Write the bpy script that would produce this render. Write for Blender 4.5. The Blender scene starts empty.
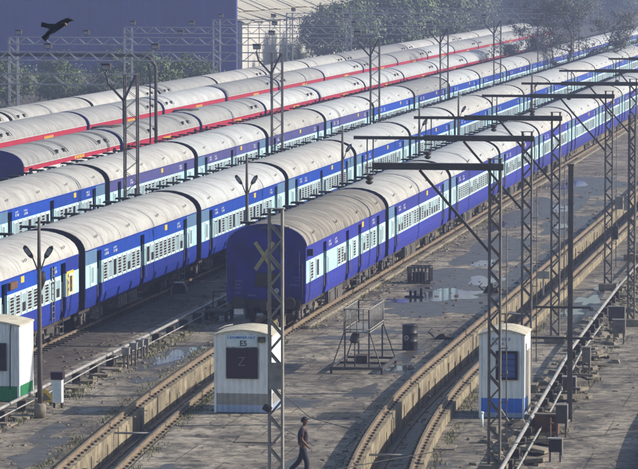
import bpy, bmesh, math, random
from mathutils import Vector, Matrix
R = math.radians
random.seed(7)
S = bpy.context.scene
COL = S.collection

# ------------------------------------------------------------------ camera, sky, sun, exposure
PITCH, YAW, CAM_H = R(4.3364), R(9.1693), 14.07
cam_d = bpy.data.cameras.new('camera'); cam = bpy.data.objects.new('camera', cam_d); COL.objects.link(cam)
cam_d.sensor_width = 36.0; cam_d.lens = 36.0 * 3620 / 638.0
cam_d.clip_start = 1.0; cam_d.clip_end = 6000
cam.location = (0, 0, CAM_H); cam.rotation_euler = (R(90) - PITCH, 0, YAW)
S.camera = cam

SUN_EL, SUN_AZ = R(27), R(14)          # azimuth measured from +X towards +Y
w = bpy.data.worlds.new('World'); S.world = w; w.use_nodes = True
nt = w.node_tree; nt.nodes.clear()
sky = nt.nodes.new('ShaderNodeTexSky'); sky.sky_type = 'NISHITA'; sky.sun_disc = False
sky.sun_elevation = SUN_EL; sky.sun_rotation = R(90) - SUN_AZ
sky.air_density = 1.2; sky.dust_density = 1.5; sky.ozone_density = 2.0
bg = nt.nodes.new('ShaderNodeBackground'); bg.inputs[1].default_value = 0.12
wo = nt.nodes.new('ShaderNodeOutputWorld')
nt.links.new(sky.outputs[0], bg.inputs[0]); nt.links.new(bg.outputs[0], wo.inputs[0])
sl = bpy.data.lights.new('sun', 'SUN'); so = bpy.data.objects.new('sun', sl); COL.objects.link(so)
sl.energy = 5.0; sl.angle = R(0.6); sl.color = (1.0, 0.925, 0.81)
sd = Vector((math.cos(SUN_EL) * math.cos(SUN_AZ), math.cos(SUN_EL) * math.sin(SUN_AZ), math.sin(SUN_EL)))
so.rotation_euler = sd.to_track_quat('Z', 'Y').to_euler(); so.location = sd * 60
S.view_settings.view_transform = 'Standard'; S.view_settings.look = 'None'
S.view_settings.exposure = 0.22; S.view_settings.gamma = 1.0
try:
    S.cycles.use_adaptive_sampling = True; S.cycles.use_denoising = True
    S.cycles.max_bounces = 6; S.cycles.volume_bounces = 0; S.cycles.transparent_max_bounces = 6
except Exception:
    pass

GZ = -0.12          # level of the aprons; train rails run at z = 0
RPZ = 0.35          # rail level of the raised pit lines

# ------------------------------------------------------------------ material helper
MATS = {}
def mat(name, c1, c2=None, scale=3.0, rough=0.7, metal=0.0, stretch=(1, 1, 1), grime=None, grime_amt=0.0,
        grime_scale=1.0, grime_stretch=(1, 1, 1), bump=0.0, bump_scale=20.0, rand=0.0, world=False, spec=0.4, lo=0.35, hi=0.65):
    if name in MATS: return MATS[name]
    m = bpy.data.materials.new(name); m.use_nodes = True; n = m.node_tree; L = n.links.new
    b = n.nodes['Principled BSDF']
    b.inputs['Roughness'].default_value = rough; b.inputs['Metallic'].default_value = metal
    b.inputs['Specular IOR Level'].default_value = spec
    c2 = c2 or tuple(min(1, v * 0.72) for v in c1)
    if world:
        geo = n.nodes.new('ShaderNodeNewGeometry'); src = geo.outputs['Position']
    else:
        tc = n.nodes.new('ShaderNodeTexCoord'); oi = n.nodes.new('ShaderNodeObjectInfo')
        mul = n.nodes.new('ShaderNodeMath'); mul.operation = 'MULTIPLY'; mul.inputs[1].default_value = 57.0
        L(oi.outputs['Random'], mul.inputs[0])
        add = n.nodes.new('ShaderNodeVectorMath'); add.operation = 'ADD'
        L(tc.outputs['Object'], add.inputs[0]); L(mul.outputs[0], add.inputs[1]); src = add.outputs[0]
    def noise(sc, st, detail=6, rg=0.6):
        mp = n.nodes.new('ShaderNodeMapping'); mp.inputs['Scale'].default_value = st; L(src, mp.inputs[0])
        t = n.nodes.new('ShaderNodeTexNoise'); t.inputs['Scale'].default_value = sc
        t.inputs['Detail'].default_value = detail; t.inputs['Roughness'].default_value = rg
        L(mp.outputs[0], t.inputs[0]); return t.outputs['Fac']
    def ramp(f, a, bb):
        r = n.nodes.new('ShaderNodeMapRange'); r.inputs[1].default_value = a; r.inputs[2].default_value = bb
        L(f, r.inputs[0]); return r.outputs[0]
    def mixc(f, A, B, blend='MIX'):
        x = n.nodes.new('ShaderNodeMix'); x.data_type = 'RGBA'; x.blend_type = blend
        if isinstance(f, float): x.inputs[0].default_value = f
        else: L(f, x.inputs[0])
        for k, v in ((6, A), (7, B)):
            if isinstance(v, tuple): x.inputs[k].default_value = (*v[:3], 1)
            else: L(v, x.inputs[k])
        return x.outputs[2]
    col = mixc(ramp(noise(scale, stretch), lo, hi), c1, c2)
    if grime:
        g = ramp(noise(grime_scale, grime_stretch, 8, 0.68), 0.62 - 0.25 * grime_amt, 0.78)
        gm = n.nodes.new('ShaderNodeMath'); gm.operation = 'MULTIPLY'; gm.inputs[1].default_value = min(1.0, 0.35 + 0.6 * grime_amt); L(g, gm.inputs[0])
        col = mixc(gm.outputs[0], col, grime)
    if rand:
        oi2 = n.nodes.new('ShaderNodeObjectInfo'); rr = n.nodes.new('ShaderNodeMapRange')
        rr.inputs[3].default_value = 1 - rand; rr.inputs[4].default_value = 1 + rand * 0.6
        L(oi2.outputs['Random'], rr.inputs[0])
        hs = n.nodes.new('ShaderNodeHueSaturation'); L(rr.outputs[0], hs.inputs['Value']); L(col, hs.inputs['Color']); col = hs.outputs[0]
    L(col, b.inputs['Base Color'])
    if bump:
        bp = n.nodes.new('ShaderNodeBump'); bp.inputs['Strength'].default_value = bump; bp.inputs['Distance'].default_value = 0.02
        L(noise(bump_scale, (1, 1, 1), 4), bp.inputs['Height']); L(bp.outputs[0], b.inputs['Normal'])
    MATS[name] = m
    return m

GR = (0.09, 0.075, 0.06)
M = dict(
    roof_cream=mat('roof_cream', (0.49, 0.485, 0.46), (0.40, 0.395, 0.375), 0.9, 0.62, stretch=(0.7, 0.9, 1), grime=(0.19, 0.18, 0.165), grime_amt=0.62, grime_scale=1.5, grime_stretch=(0.8, 1.0, 1), rand=0.14, spec=0.15),
    roof_dirty=mat('roof_dirty', (0.36, 0.34, 0.29), (0.12, 0.113, 0.105), 1.3, 0.8, stretch=(0.4, 5, 1), lo=0.40, hi=0.62, grime=(0.11, 0.10, 0.095), grime_amt=0.9, grime_scale=2.2, grime_stretch=(0.45, 2.4, 1), rand=0.05, spec=0.15),
    roof_white=mat('roof_white', (0.49, 0.505, 0.505), (0.40, 0.41, 0.408), 0.9, 0.6, stretch=(0.7, 0.9, 1), grime=(0.24, 0.235, 0.225), grime_amt=0.5, grime_scale=1.3, rand=0.08, spec=0.15),
    roof_grey=mat('roof_grey', (0.36, 0.36, 0.35), (0.25, 0.25, 0.245), 1.4, 0.6, stretch=(0.5, 2, 1), grime=(0.13, 0.13, 0.13), grime_amt=0.5, grime_scale=1.0, grime_stretch=(1, 2, 1), rand=0.15, spec=0.15),
    blue=mat('coach_blue', (0.010, 0.070, 0.47), (0.010, 0.052, 0.36), 2.0, 0.42, grime=(0.035, 0.05, 0.13), grime_amt=0.45, grime_scale=2.6, grime_stretch=(1, 2.4, 0.35), rand=0.22),
    indigo=mat('coach_indigo', (0.013, 0.036, 0.33), (0.013, 0.030, 0.25), 2.0, 0.45, grime=(0.04, 0.045, 0.10), grime_amt=0.5, grime_scale=2.6, grime_stretch=(1, 2.4, 0.35), rand=0.22),
    violet=mat('coach_faded_blue', (0.075, 0.075, 0.26), (0.06, 0.058, 0.20), 2.0, 0.55, grime=(0.09, 0.085, 0.14), grime_amt=0.3, grime_scale=2.0, grime_stretch=(1, 2, 0.4), rand=0.12),
    slate=mat('coach_slate', (0.11, 0.21, 0.36), (0.09, 0.17, 0.30), 2.0, 0.5, rand=0.1),
    cyan=mat('coach_cyan', (0.50, 0.75, 0.79), (0.38, 0.62, 0.68), 2.5, 0.5, grime=(0.22, 0.30, 0.34), grime_amt=0.3, grime_scale=3.0, grime_stretch=(1, 2, 0.5), rand=0.06),
    frame=mat('window_frame', (0.72, 0.80, 0.80), (0.60, 0.70, 0.72), 4, 0.5, rand=0.05),
    shutter=mat('window_shutter', (0.30, 0.42, 0.46), (0.22, 0.33, 0.38), 5, 0.5, rand=0.2),
    dark=mat('dark_interior', (0.012, 0.013, 0.018), (0.02, 0.02, 0.024), 3, 0.6),
    doorblue=mat('door_dark_blue', (0.016, 0.018, 0.06), (0.02, 0.02, 0.045), 3, 0.6),
    black=mat('black_rubber', (0.010, 0.010, 0.014), (0.018, 0.017, 0.02), 4, 0.75),
    endblue=mat('end_wall_indigo', (0.022, 0.020, 0.25), (0.012, 0.012, 0.13), 1.6, 0.5, grime=(0.03, 0.025, 0.05), grime_amt=0.55, grime_scale=1.6, grime_stretch=(1.4, 1, 0.6)),
    gapnavy=mat('end_wall_gap_shade', (0.012, 0.013, 0.045), (0.010, 0.010, 0.022), 2, 0.7),  # near-black navy: shade of the gaps between coaches put into the colour
    vblue=mat('coach_violet_blue', (0.022, 0.034, 0.36), (0.019, 0.027, 0.27), 2.0, 0.45, grime=(0.045, 0.04, 0.10), grime_amt=0.55, grime_scale=2.6, grime_stretch=(1, 2.4, 0.35), rand=0.2),
    red=mat('stripe_red', (0.42, 0.018, 0.05), (0.34, 0.014, 0.04), 2, 0.5, grime=(0.20, 0.03, 0.04), grime_amt=0.3, grime_scale=2, rand=0.1),
    white=mat('coach_white', (0.58, 0.58, 0.56), (0.48, 0.48, 0.46), 2, 0.55, grime=(0.25, 0.23, 0.2), grime_amt=0.4, grime_scale=2),
    under=mat('underframe_dark', (0.035, 0.030, 0.028), (0.06, 0.05, 0.042), 5, 0.85),
    underlit=mat('underframe_grey', (0.14, 0.13, 0.12), (0.07, 0.065, 0.06), 5, 0.8),
    paint=mat('white_lettering', (0.72, 0.74, 0.78), (0.6, 0.62, 0.68), 8, 0.6),
    yellow=mat('yellow_paint', (0.75, 0.50, 0.05), (0.60, 0.40, 0.05), 6, 0.6),
    xpaint=mat('faded_yellow_paint', (0.24, 0.20, 0.12), (0.16, 0.135, 0.09), 6, 0.7),
    steel=mat('mast_steel', (0.20, 0.18, 0.16), (0.11, 0.097, 0.088), 3, 0.65, 0.2, grime=(0.10, 0.05, 0.03), grime_amt=0.3, grime_scale=3, rand=0.1),
    steel_light=mat('mast_steel_light', (0.30, 0.29, 0.27), (0.20, 0.19, 0.175), 3, 0.6, 0.2, grime=(0.12, 0.09, 0.07), grime_amt=0.3, grime_scale=3),
    steel_dark=mat('boom_steel_dark', (0.060, 0.056, 0.057), (0.095, 0.086, 0.082), 3, 0.6, 0.3),
    galv=mat('gantry_galvanised', (0.42, 0.42, 0.44), (0.30, 0.30, 0.33), 2, 0.5, 0.2),
    rail=mat('rail_rusty', (0.27, 0.215, 0.155), (0.16, 0.118, 0.082), 4, 0.65, 0.2, grime=(0.42, 0.33, 0.2), grime_amt=0.4, grime_scale=2, spec=0.15),
    clip=mat('rail_clip', (0.15, 0.115, 0.085), (0.06, 0.05, 0.04), 8, 0.8),
    pole=mat('pole_brown', (0.13, 0.11, 0.098), (0.08, 0.067, 0.06), 4, 0.7),
    pipe=mat('pipe_pale', (0.38, 0.365, 0.345), (0.25, 0.24, 0.225), 3, 0.5, 0.1, grime=(0.18, 0.14, 0.1), grime_amt=0.4, grime_scale=3),
    hutwhite=mat('hut_white', (0.85, 0.87, 0.87), (0.76, 0.79, 0.80), 2, 0.5, grime=(0.30, 0.30, 0.27), grime_amt=0.4, grime_scale=2.5, grime_stretch=(3, 3, 0.5)),
    hutroof=mat('hut_roof', (0.62, 0.58, 0.46), (0.45, 0.41, 0.31), 3, 0.7, grime=(0.15, 0.13, 0.1), grime_amt=0.45, grime_scale=4),
    hutgrey=mat('hut_grey_band', (0.36, 0.34, 0.31), (0.28, 0.27, 0.25), 3, 0.7),
    hutblue=mat('hut_blue_band', (0.05, 0.20, 0.72), (0.045, 0.17, 0.62), 2, 0.5),
    palegrey=mat('pale_blue_base', (0.40, 0.47, 0.62), (0.33, 0.40, 0.55), 2, 0.6),
    hutgreen=mat('hut_green_band', (0.03, 0.28, 0.11), (0.025, 0.22, 0.09), 2, 0.5),
    glass=mat('window_glass', (0.02, 0.022, 0.035), (0.03, 0.03, 0.045), 2, 0.08, spec=0.6),
    maroon=mat('board_maroon', (0.035, 0.012, 0.022), (0.025, 0.010, 0.03), 2, 0.5),
    blueglass=mat('blue_glass', (0.05, 0.12, 0.35), (0.04, 0.10, 0.30), 2, 0.15),
    rust=mat('rust', (0.17, 0.075, 0.04), (0.09, 0.045, 0.03), 4, 0.85, grime=(0.05, 0.035, 0.03), grime_amt=0.5, grime_scale=4),
    conc=mat('concrete_block', (0.27, 0.235, 0.18), (0.16, 0.14, 0.112), 3, 0.9, grime=(0.09, 0.08, 0.07), grime_amt=0.4, grime_scale=3, bump=0.3, bump_scale=14, rand=0.15, spec=0.15),
    wire=mat('wire_dark', (0.03, 0.03, 0.033), None, 3, 0.6),
    drum=mat('drum_black', (0.018, 0.018, 0.03), (0.03, 0.028, 0.035), 3, 0.45),
    hallblue=mat('hall_blue_sheet', (0.060, 0.066, 0.27), (0.048, 0.053, 0.22), 0.12, 0.7, stretch=(3, 1, 0.4), grime=(0.035, 0.037, 0.11), grime_amt=0.4, grime_scale=0.2, grime_stretch=(2, 1, 0.3)),
    shedcream=mat('shed_cream', (0.48, 0.45, 0.35), (0.40, 0.37, 0.29), 0.2, 0.7, grime=(0.3, 0.26, 0.2), grime_amt=0.3, grime_scale=0.3, grime_stretch=(1, 3, 0.3)),
    shedwhite=mat('shed_white', (0.56, 0.545, 0.50), (0.48, 0.47, 0.43), 0.15, 0.7),
    bark=mat('bark', (0.075, 0.063, 0.055), (0.05, 0.043, 0.038), 4, 0.9),
    leaf=mat('leaf_green', (0.085, 0.135, 0.04), (0.13, 0.17, 0.06), 0.5, 0.6, lo=0.3, hi=0.7),
    leaf_dark=mat('leaf_dark', (0.065, 0.095, 0.04), (0.10, 0.125, 0.055), 0.4, 0.65),
    leaf_dry=mat('leaf_dry', (0.12, 0.125, 0.085), (0.085, 0.09, 0.06), 0.5, 0.7),
    weed=mat('weed_green', (0.10, 0.12, 0.035), (0.17, 0.15, 0.06), 1.5, 0.7),
    skin=mat('skin', (0.13, 0.065, 0.04), (0.11, 0.055, 0.035), 6, 0.55),
    shirt=mat('shirt_brown', (0.055, 0.035, 0.045), (0.04, 0.026, 0.036), 5, 0.85),
    trousers=mat('trousers_navy', (0.026, 0.026, 0.045), (0.02, 0.02, 0.033), 6, 0.85),
    hair=mat('hair_black', (0.01, 0.009, 0.009), None, 8, 0.6),
    feather=mat('feather_black', (0.012, 0.011, 0.014), (0.02, 0.018, 0.02), 20, 0.55),
    feather_breast=mat('feather_breast', (0.24, 0.17, 0.12), (0.18, 0.12, 0.09), 20, 0.7),
    lampglass=mat('lamp_lens', (0.35, 0.34, 0.38), (0.25, 0.25, 0.28), 8, 0.2),
)

# ground materials
def ground_mat(name, base, dark, pale, joint=True, rough0=0.75):
    m = bpy.data.materials.new(name); m.use_nodes = True; n = m.node_tree; L = n.links.new
    b = n.nodes['Principled BSDF']; b.inputs['Specular IOR Level'].default_value = 0.10
    geo = n.nodes.new('ShaderNodeNewGeometry'); P = geo.outputs['Position']
    def noise(sc, st=(1, 1, 1), d=6, rg=0.6, off=0):
        mp = n.nodes.new('ShaderNodeMapping'); mp.inputs['Scale'].default_value = st; mp.inputs['Location'].default_value = (off, off * 1.7, 0); L(P, mp.inputs[0])
        t = n.nodes.new('ShaderNodeTexNoise'); t.inputs['Scale'].default_value = sc; t.inputs['Detail'].default_value = d; t.inputs['Roughness'].default_value = rg
        L(mp.outputs[0], t.inputs[0]); return t.outputs['Fac']
    def rng(f, a, c, lo=0.0, hi=1.0):
        r = n.nodes.new('ShaderNodeMapRange'); r.inputs[1].default_value = a; r.inputs[2].default_value = c
        r.inputs[3].default_value = lo; r.inputs[4].default_value = hi; L(f, r.inputs[0]); return r.outputs[0]
    def mix(f, A, B, blend='MIX'):
        x = n.nodes.new('ShaderNodeMix'); x.data_type = 'RGBA'; x.blend_type = blend
        L(f, x.inputs[0]) if not isinstance(f, float) else None
        if isinstance(f, float): x.inputs[0].default_value = f
        for k, v in ((6, A), (7, B)):
            if isinstance(v, tuple): x.inputs[k].default_value = (*v, 1)
            else: L(v, x.inputs[k])
        return x.outputs[2]
    big = noise(0.22, (1, 0.45, 1), 6, 0.6); mid = noise(0.8, (1, 0.7, 1), 9, 0.72, 3); fine = noise(4.5, (1, 0.8, 1), 8, 0.78, 9)
    c = mix(rng(big, 0.40, 0.58), pale, base)
    c = mix(rng(mid, 0.47, 0.62, 0, 0.92), c, dark)
    c = mix(rng(fine, 0.46, 0.62, 0, 0.72), c, dark)
    med = noise(1.9, (1, 0.8, 1), 8, 0.7, 61)
    c = mix(rng(med, 0.50, 0.60, 0, 0.6), c, tuple(0.6 * a_ + 0.4 * b_ for a_, b_ in zip(dark, base)))
    lt = noise(1.3, (0.5, 1.2, 1), 7, 0.7, 77)
    c = mix(rng(lt, 0.54, 0.66, 0, 0.55), c, pale)
    strk = noise(0.9, (0.16, 2.2, 1), 6, 0.7, 51)
    c = mix(rng(strk, 0.56, 0.70, 0, 0.55), c, dark)
    vo = n.nodes.new('ShaderNodeTexVoronoi'); vo.feature = 'DISTANCE_TO_EDGE'; vo.inputs['Scale'].default_value = 0.32
    wv = n.nodes.new('ShaderNodeVectorMath'); wv.operation = 'ADD'; tn = n.nodes.new('ShaderNodeTexNoise'); tn.inputs['Scale'].default_value = 0.7; tn.inputs['Detail'].default_value = 5
    L(P, tn.inputs[0]); L(P, wv.inputs[0]); L(tn.outputs['Color'], wv.inputs[1]); L(wv.outputs[0], vo.inputs[0])
    c = mix(rng(vo.outputs['Distance'], 0.0, 0.016, 0.75, 0.0), c, tuple(v * 0.6 for v in dark))
    spot = noise(2.2, (1, 0.6, 1), 3, 0.5, 21)
    c = mix(rng(spot, 0.64, 0.70, 0, 0.7), c, tuple(v * 0.45 for v in dark))
    pal = noise(3.1, (1, 0.4, 1), 4, 0.6, 33)
    c = mix(rng(pal, 0.66, 0.76, 0, 0.5), c, tuple(min(1, v * 1.35) for v in pale))
    if joint:
        br = n.nodes.new('ShaderNodeTexBrick'); br.inputs['Scale'].default_value = 1.0
        br.inputs['Mortar Size'].default_value = 0.03; br.inputs['Brick Width'].default_value = 2.9; br.inputs['Row Height'].default_value = 3.7
        br.inputs['Color1'].default_value = (1, 1, 1, 1); br.inputs['Color2'].default_value = (0.90, 0.90, 0.90, 1); br.inputs['Mortar'].default_value = (0.42, 0.40, 0.38, 1)
        L(P, br.inputs[0]); c = mix(0.75, c, br.outputs[0], 'MULTIPLY')
    L(c, b.inputs['Base Color'])
    L(rng(mid, 0.40, 0.70, rough0 + 0.1, rough0 - 0.3), b.inputs['Roughness'])
    bp = n.nodes.new('ShaderNodeBump'); bp.inputs['Strength'].default_value = 0.35; bp.inputs['Distance'].default_value = 0.03
    L(fine, bp.inputs['Height']); L(bp.outputs[0], b.inputs['Normal'])
    MATS[name] = m
    return m
M['apron'] = ground_mat('apron_concrete', (0.22, 0.192, 0.155), (0.054, 0.048, 0.044), (0.42, 0.368, 0.29))
M['dirt'] = ground_mat('yard_dirt', (0.115, 0.098, 0.082), (0.055, 0.048, 0.042), (0.17, 0.145, 0.115), False, 0.85)
M['pitwall'] = mat('pit_wall_concrete', (0.38, 0.325, 0.22), (0.18, 0.152, 0.108), 1.6, 0.9, grime=(0.06, 0.05, 0.042), grime_amt=0.85, grime_scale=2.6, grime_stretch=(1, 1.1, 0.3), bump=0.4, bump_scale=9, world=True, spec=0.15)
M['pitfloor'] = mat('pit_floor_wet', (0.07, 0.064, 0.062), (0.035, 0.032, 0.034), 0.8, 0.5, stretch=(1, 0.4, 1), grime=(0.03, 0.028, 0.03), grime_amt=0.5, grime_scale=1.5, world=True)
M['ballast'] = mat('ballast_oily', (0.075, 0.065, 0.06), (0.035, 0.032, 0.032), 3.5, 0.9, bump=0.8, bump_scale=12, world=True)
M['water'] = mat('puddle_water', (0.028, 0.026, 0.032), (0.04, 0.036, 0.04), 0.6, 0.10, world=True, spec=0.22, bump=0.05, bump_scale=3)
M['damp'] = mat('damp_concrete', (0.10, 0.087, 0.074), (0.045, 0.040, 0.038), 1.3, 0.42, world=True, spec=0.3, grime=(0.03, 0.027, 0.027), grime_amt=0.5, grime_scale=1.2, bump=0.2, bump_scale=5)

# ------------------------------------------------------------------ mesh helpers
class MB:
    def __init__(s): s.v = []; s.f = []; s.m = []; s.sm = []
    def add(s, vs, fs, mi=0, smooth=False):
        o = len(s.v); s.v += [tuple(p) for p in vs]
        for f in fs: s.f.append(tuple(i + o for i in f)); s.m.append(mi); s.sm.append(smooth)
        return s
    def box(s, x0, x1, y0, y1, z0, z1, mi=0):
        return s.add([(x0, y0, z0), (x1, y0, z0), (x1, y1, z0), (x0, y1, z0), (x0, y0, z1), (x1, y0, z1), (x1, y1, z1), (x0, y1, z1)],
                     [(0, 3, 2, 1), (4, 5, 6, 7), (0, 1, 5, 4), (1, 2, 6, 5), (2, 3, 7, 6), (3, 0, 4, 7)], mi)
    def bar(s, a, b, w, h=None, mi=0, up=(0, 0, 1)):
        a = Vector(a); b = Vector(b); h = h or w; d = (b - a).normalized(); u = Vector(up)
        if abs(d.dot(u)) > 0.98: u = Vector((0, 1, 0))
        x = d.cross(u).normalized(); z = x.cross(d)
        vs = [p + x * i * w / 2 + z * j * h / 2 for p in (a, b) for i, j in ((-1, -1), (1, -1), (1, 1), (-1, 1))]
        return s.add(vs, [(3, 2, 1, 0), (4, 5, 6, 7), (0, 1, 5, 4), (1, 2, 6, 5), (2, 3, 7, 6), (3, 0, 4, 7)], mi)
    def tube(s, pts, r, n=8, mi=0, cap=True):
        pts = [Vector(p) for p in pts]; rs = r if isinstance(r, (list, tuple)) else [r] * len(pts)
        vs = []; fs = []
        for i, p in enumerate(pts):
            d = (pts[min(i + 1, len(pts) - 1)] - pts[max(i - 1, 0)]).normalized()
            u = Vector((0, 0, 1)) if abs(d.z) < 0.9 else Vector((0, 1, 0))
            x = d.cross(u).normalized(); z = x.cross(d)
            for k in range(n):
                a = 2 * math.pi * k / n; vs.append(p + (x * math.cos(a) + z * math.sin(a)) * rs[i])
        for i in range(len(pts) - 1):
            for k in range(n):
                fs.append((i * n + k, i * n + (k + 1) % n, (i + 1) * n + (k + 1) % n, (i + 1) * n + k))
        s.add(vs, fs, mi, True)
        if cap:
            o = len(s.v) - len(vs)
            s.f += [tuple(o + k for k in range(n))[::-1], tuple(o + (len(pts) - 1) * n + k for k in range(n))]; s.m += [mi, mi]; s.sm += [False, False]
        return s
    def lathe(s, prof, n=16, mi=0, c=(0, 0, 0)):
        vs = []; fs = []
        for r, z in prof:
            for k in range(n):
                a = 2 * math.pi * k / n; vs.append((c[0] + r * math.cos(a), c[1] + r * math.sin(a), c[2] + z))
        for i in range(len(prof) - 1):
            for k in range(n): fs.append((i * n + k, i * n + (k + 1) % n, (i + 1) * n + (k + 1) % n, (i + 1) * n + k))
        s.add(vs, fs, mi, True)
        o = len(s.v) - len(vs); s.f += [tuple(o + k for k in range(n))[::-1], tuple(o + (len(prof) - 1) * n + k for k in range(n))]; s.m += [mi, mi]; s.sm += [False, False]
        return s
    def prof_y(s, pts, y0, y1, mi=0, smooth=False, closed=True):   # extrude an (x,z) outline along y
        n = len(pts); vs = [(x, y0, z) for x, z in pts] + [(x, y1, z) for x, z in pts]
        s.add(vs, [(i, (i + 1) % n, n + (i + 1) % n, n + i) for i in range(n if closed else n - 1)], mi, smooth)
        if closed:
            s.add([(x, y0, z) for x, z in pts], [tuple(range(n))[::-1]], mi); s.add([(x, y1, z) for x, z in pts], [tuple(range(n))], mi)
        return s
    def mesh(s, name, mats):
        me = bpy.data.meshes.new(name); me.from_pydata(s.v, [], s.f)
        for k in (mats if isinstance(mats, (list, tuple)) else [mats]): me.materials.append(M[k] if isinstance(k, str) else k)
        me.polygons.foreach_set('material_index', s.m); me.polygons.foreach_set('use_smooth', s.sm)
        bm = bmesh.new(); bm.from_mesh(me); bmesh.ops.recalc_face_normals(bm, faces=bm.faces); bm.to_mesh(me); bm.free()
        me.update(); return me
    def obj(s, name, mats, parent=None, loc=None): return put(name, s.mesh(name, mats), parent, loc)

def put(name, me, parent=None, loc=None, rot=None):
    o = bpy.data.objects.new(name, me); COL.objects.link(o)
    if parent: o.parent = parent
    if loc: o.location = loc
    if rot: o.rotation_euler = rot
    return o
def tag(o, label, cat, group=None):
    o['label'] = label; o['category'] = cat
    if group: o['group'] = group
    return o
def thing(name, label, cat, loc=(0, 0, 0), rz=0, group=None):
    o = put(name, None, None, loc, (0, 0, rz)); o.empty_display_size = 0.3
    return tag(o, label, cat, group)
def struct(o, kind='structure'): o['kind'] = kind; return o
ORD = ['first', 'second', 'third', 'fourth', 'fifth', 'sixth', 'seventh', 'eighth', 'ninth', 'tenth', 'eleventh', 'twelfth', 'thirteenth',
       'fourteenth', 'fifteenth', 'sixteenth', 'seventeenth', 'eighteenth', 'nineteenth', 'twentieth', 'twenty-first']
_txt = {}
def text_mesh(s, size, m, name='lettering', bold=0.0):
    key = (s, size, m)
    if key not in _txt:
        cu = bpy.data.curves.new(name, 'FONT'); cu.body = s; cu.size = size; cu.align_x = 'CENTER'; cu.align_y = 'CENTER'; cu.extrude = 0.002; cu.offset = bold
        o = bpy.data.objects.new(name, cu); COL.objects.link(o)
        dg = bpy.context.evaluated_depsgraph_get(); me = bpy.data.meshes.new_from_object(o.evaluated_get(dg))
        bpy.data.objects.remove(o); me.materials.clear(); me.materials.append(M[m]); me.name = name; _txt[key] = me
    return _txt[key]

# ------------------------------------------------------------------ track curves
def c_left(y): return -24.05 + (0.00078 * (145 - y) ** 2 if y < 145 else 0)
def c_right(y): return -15.08 + (0.00182 * (122 - y) ** 2 if y < 122 else 0)
def c_edge(y): return -6.35 + (0.0022 * (112 - y) ** 2 if y < 112 else 0)
def c_const(x): return lambda y: x
HALF = 0.84
TX = dict(T1=-24.05, T2=-31.9, T3=-40.35, T4=-47.6, T5=-55.15, T6=-60.5)

YS = [50 + 1.5 * i for i in range(70)] + [155 + 10 * i for i in range(30)] + [460, 500, 560, 640]
def strip(mb, fx0, fx1, z0, z1=None, ys=YS, mi=0):
    z1 = z0 if z1 is None else z1
    vs = []; fs = []
    for i, y in enumerate(ys):
        vs += [(fx0(y), y, z0), (fx1(y), y, z1)]
        if i: fs.append((2 * i - 2, 2 * i - 1, 2 * i + 1, 2 * i))
    mb.add(vs, fs, mi)
WT = 0.27      # half width of the rail wall
cols = [lambda y: -2500, lambda y: c_left(y) - HALF - WT, lambda y: c_left(y) + HALF + WT, lambda y: c_right(y) - HALF - WT, lambda y: c_right(y) + HALF + WT,
        lambda y: c_edge(y) - HALF - WT, lambda y: c_edge(y) + HALF + WT, lambda y: 2500]
g = MB()
for a, b in ((0, 1), (2, 3), (4, 5), (6, 7)): strip(g, cols[a], cols[b], GZ)
g.box(-2500, 2500, -1500, 50, GZ - 0.5, GZ); g.box(-2500, 2500, 640, 2600, GZ - 0.5, GZ)
struct(g.obj('ground', 'dirt'))
# concrete aprons: sheets 4 mm above the ground
for nm, fa, fb, y1 in (('concrete_apron', lambda y: c_left(y) + HALF + WT, lambda y: c_right(y) - HALF - WT, 640),
                       ('concrete_apron', lambda y: -28.6, lambda y: c_left(y) - HALF - WT, 640),
                       ('concrete_apron', lambda y: c_right(y) + HALF + WT, lambda y: c_edge(y) - HALF - WT, 640),
                       ('concrete_apron', lambda y: c_edge(y) + HALF + WT, lambda y: 14.0, 640)):
    a = MB(); strip(a, fa, fb, GZ + 0.004, ys=[y for y in YS if y <= y1]); struct(a.obj(nm, 'apron'))

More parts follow.
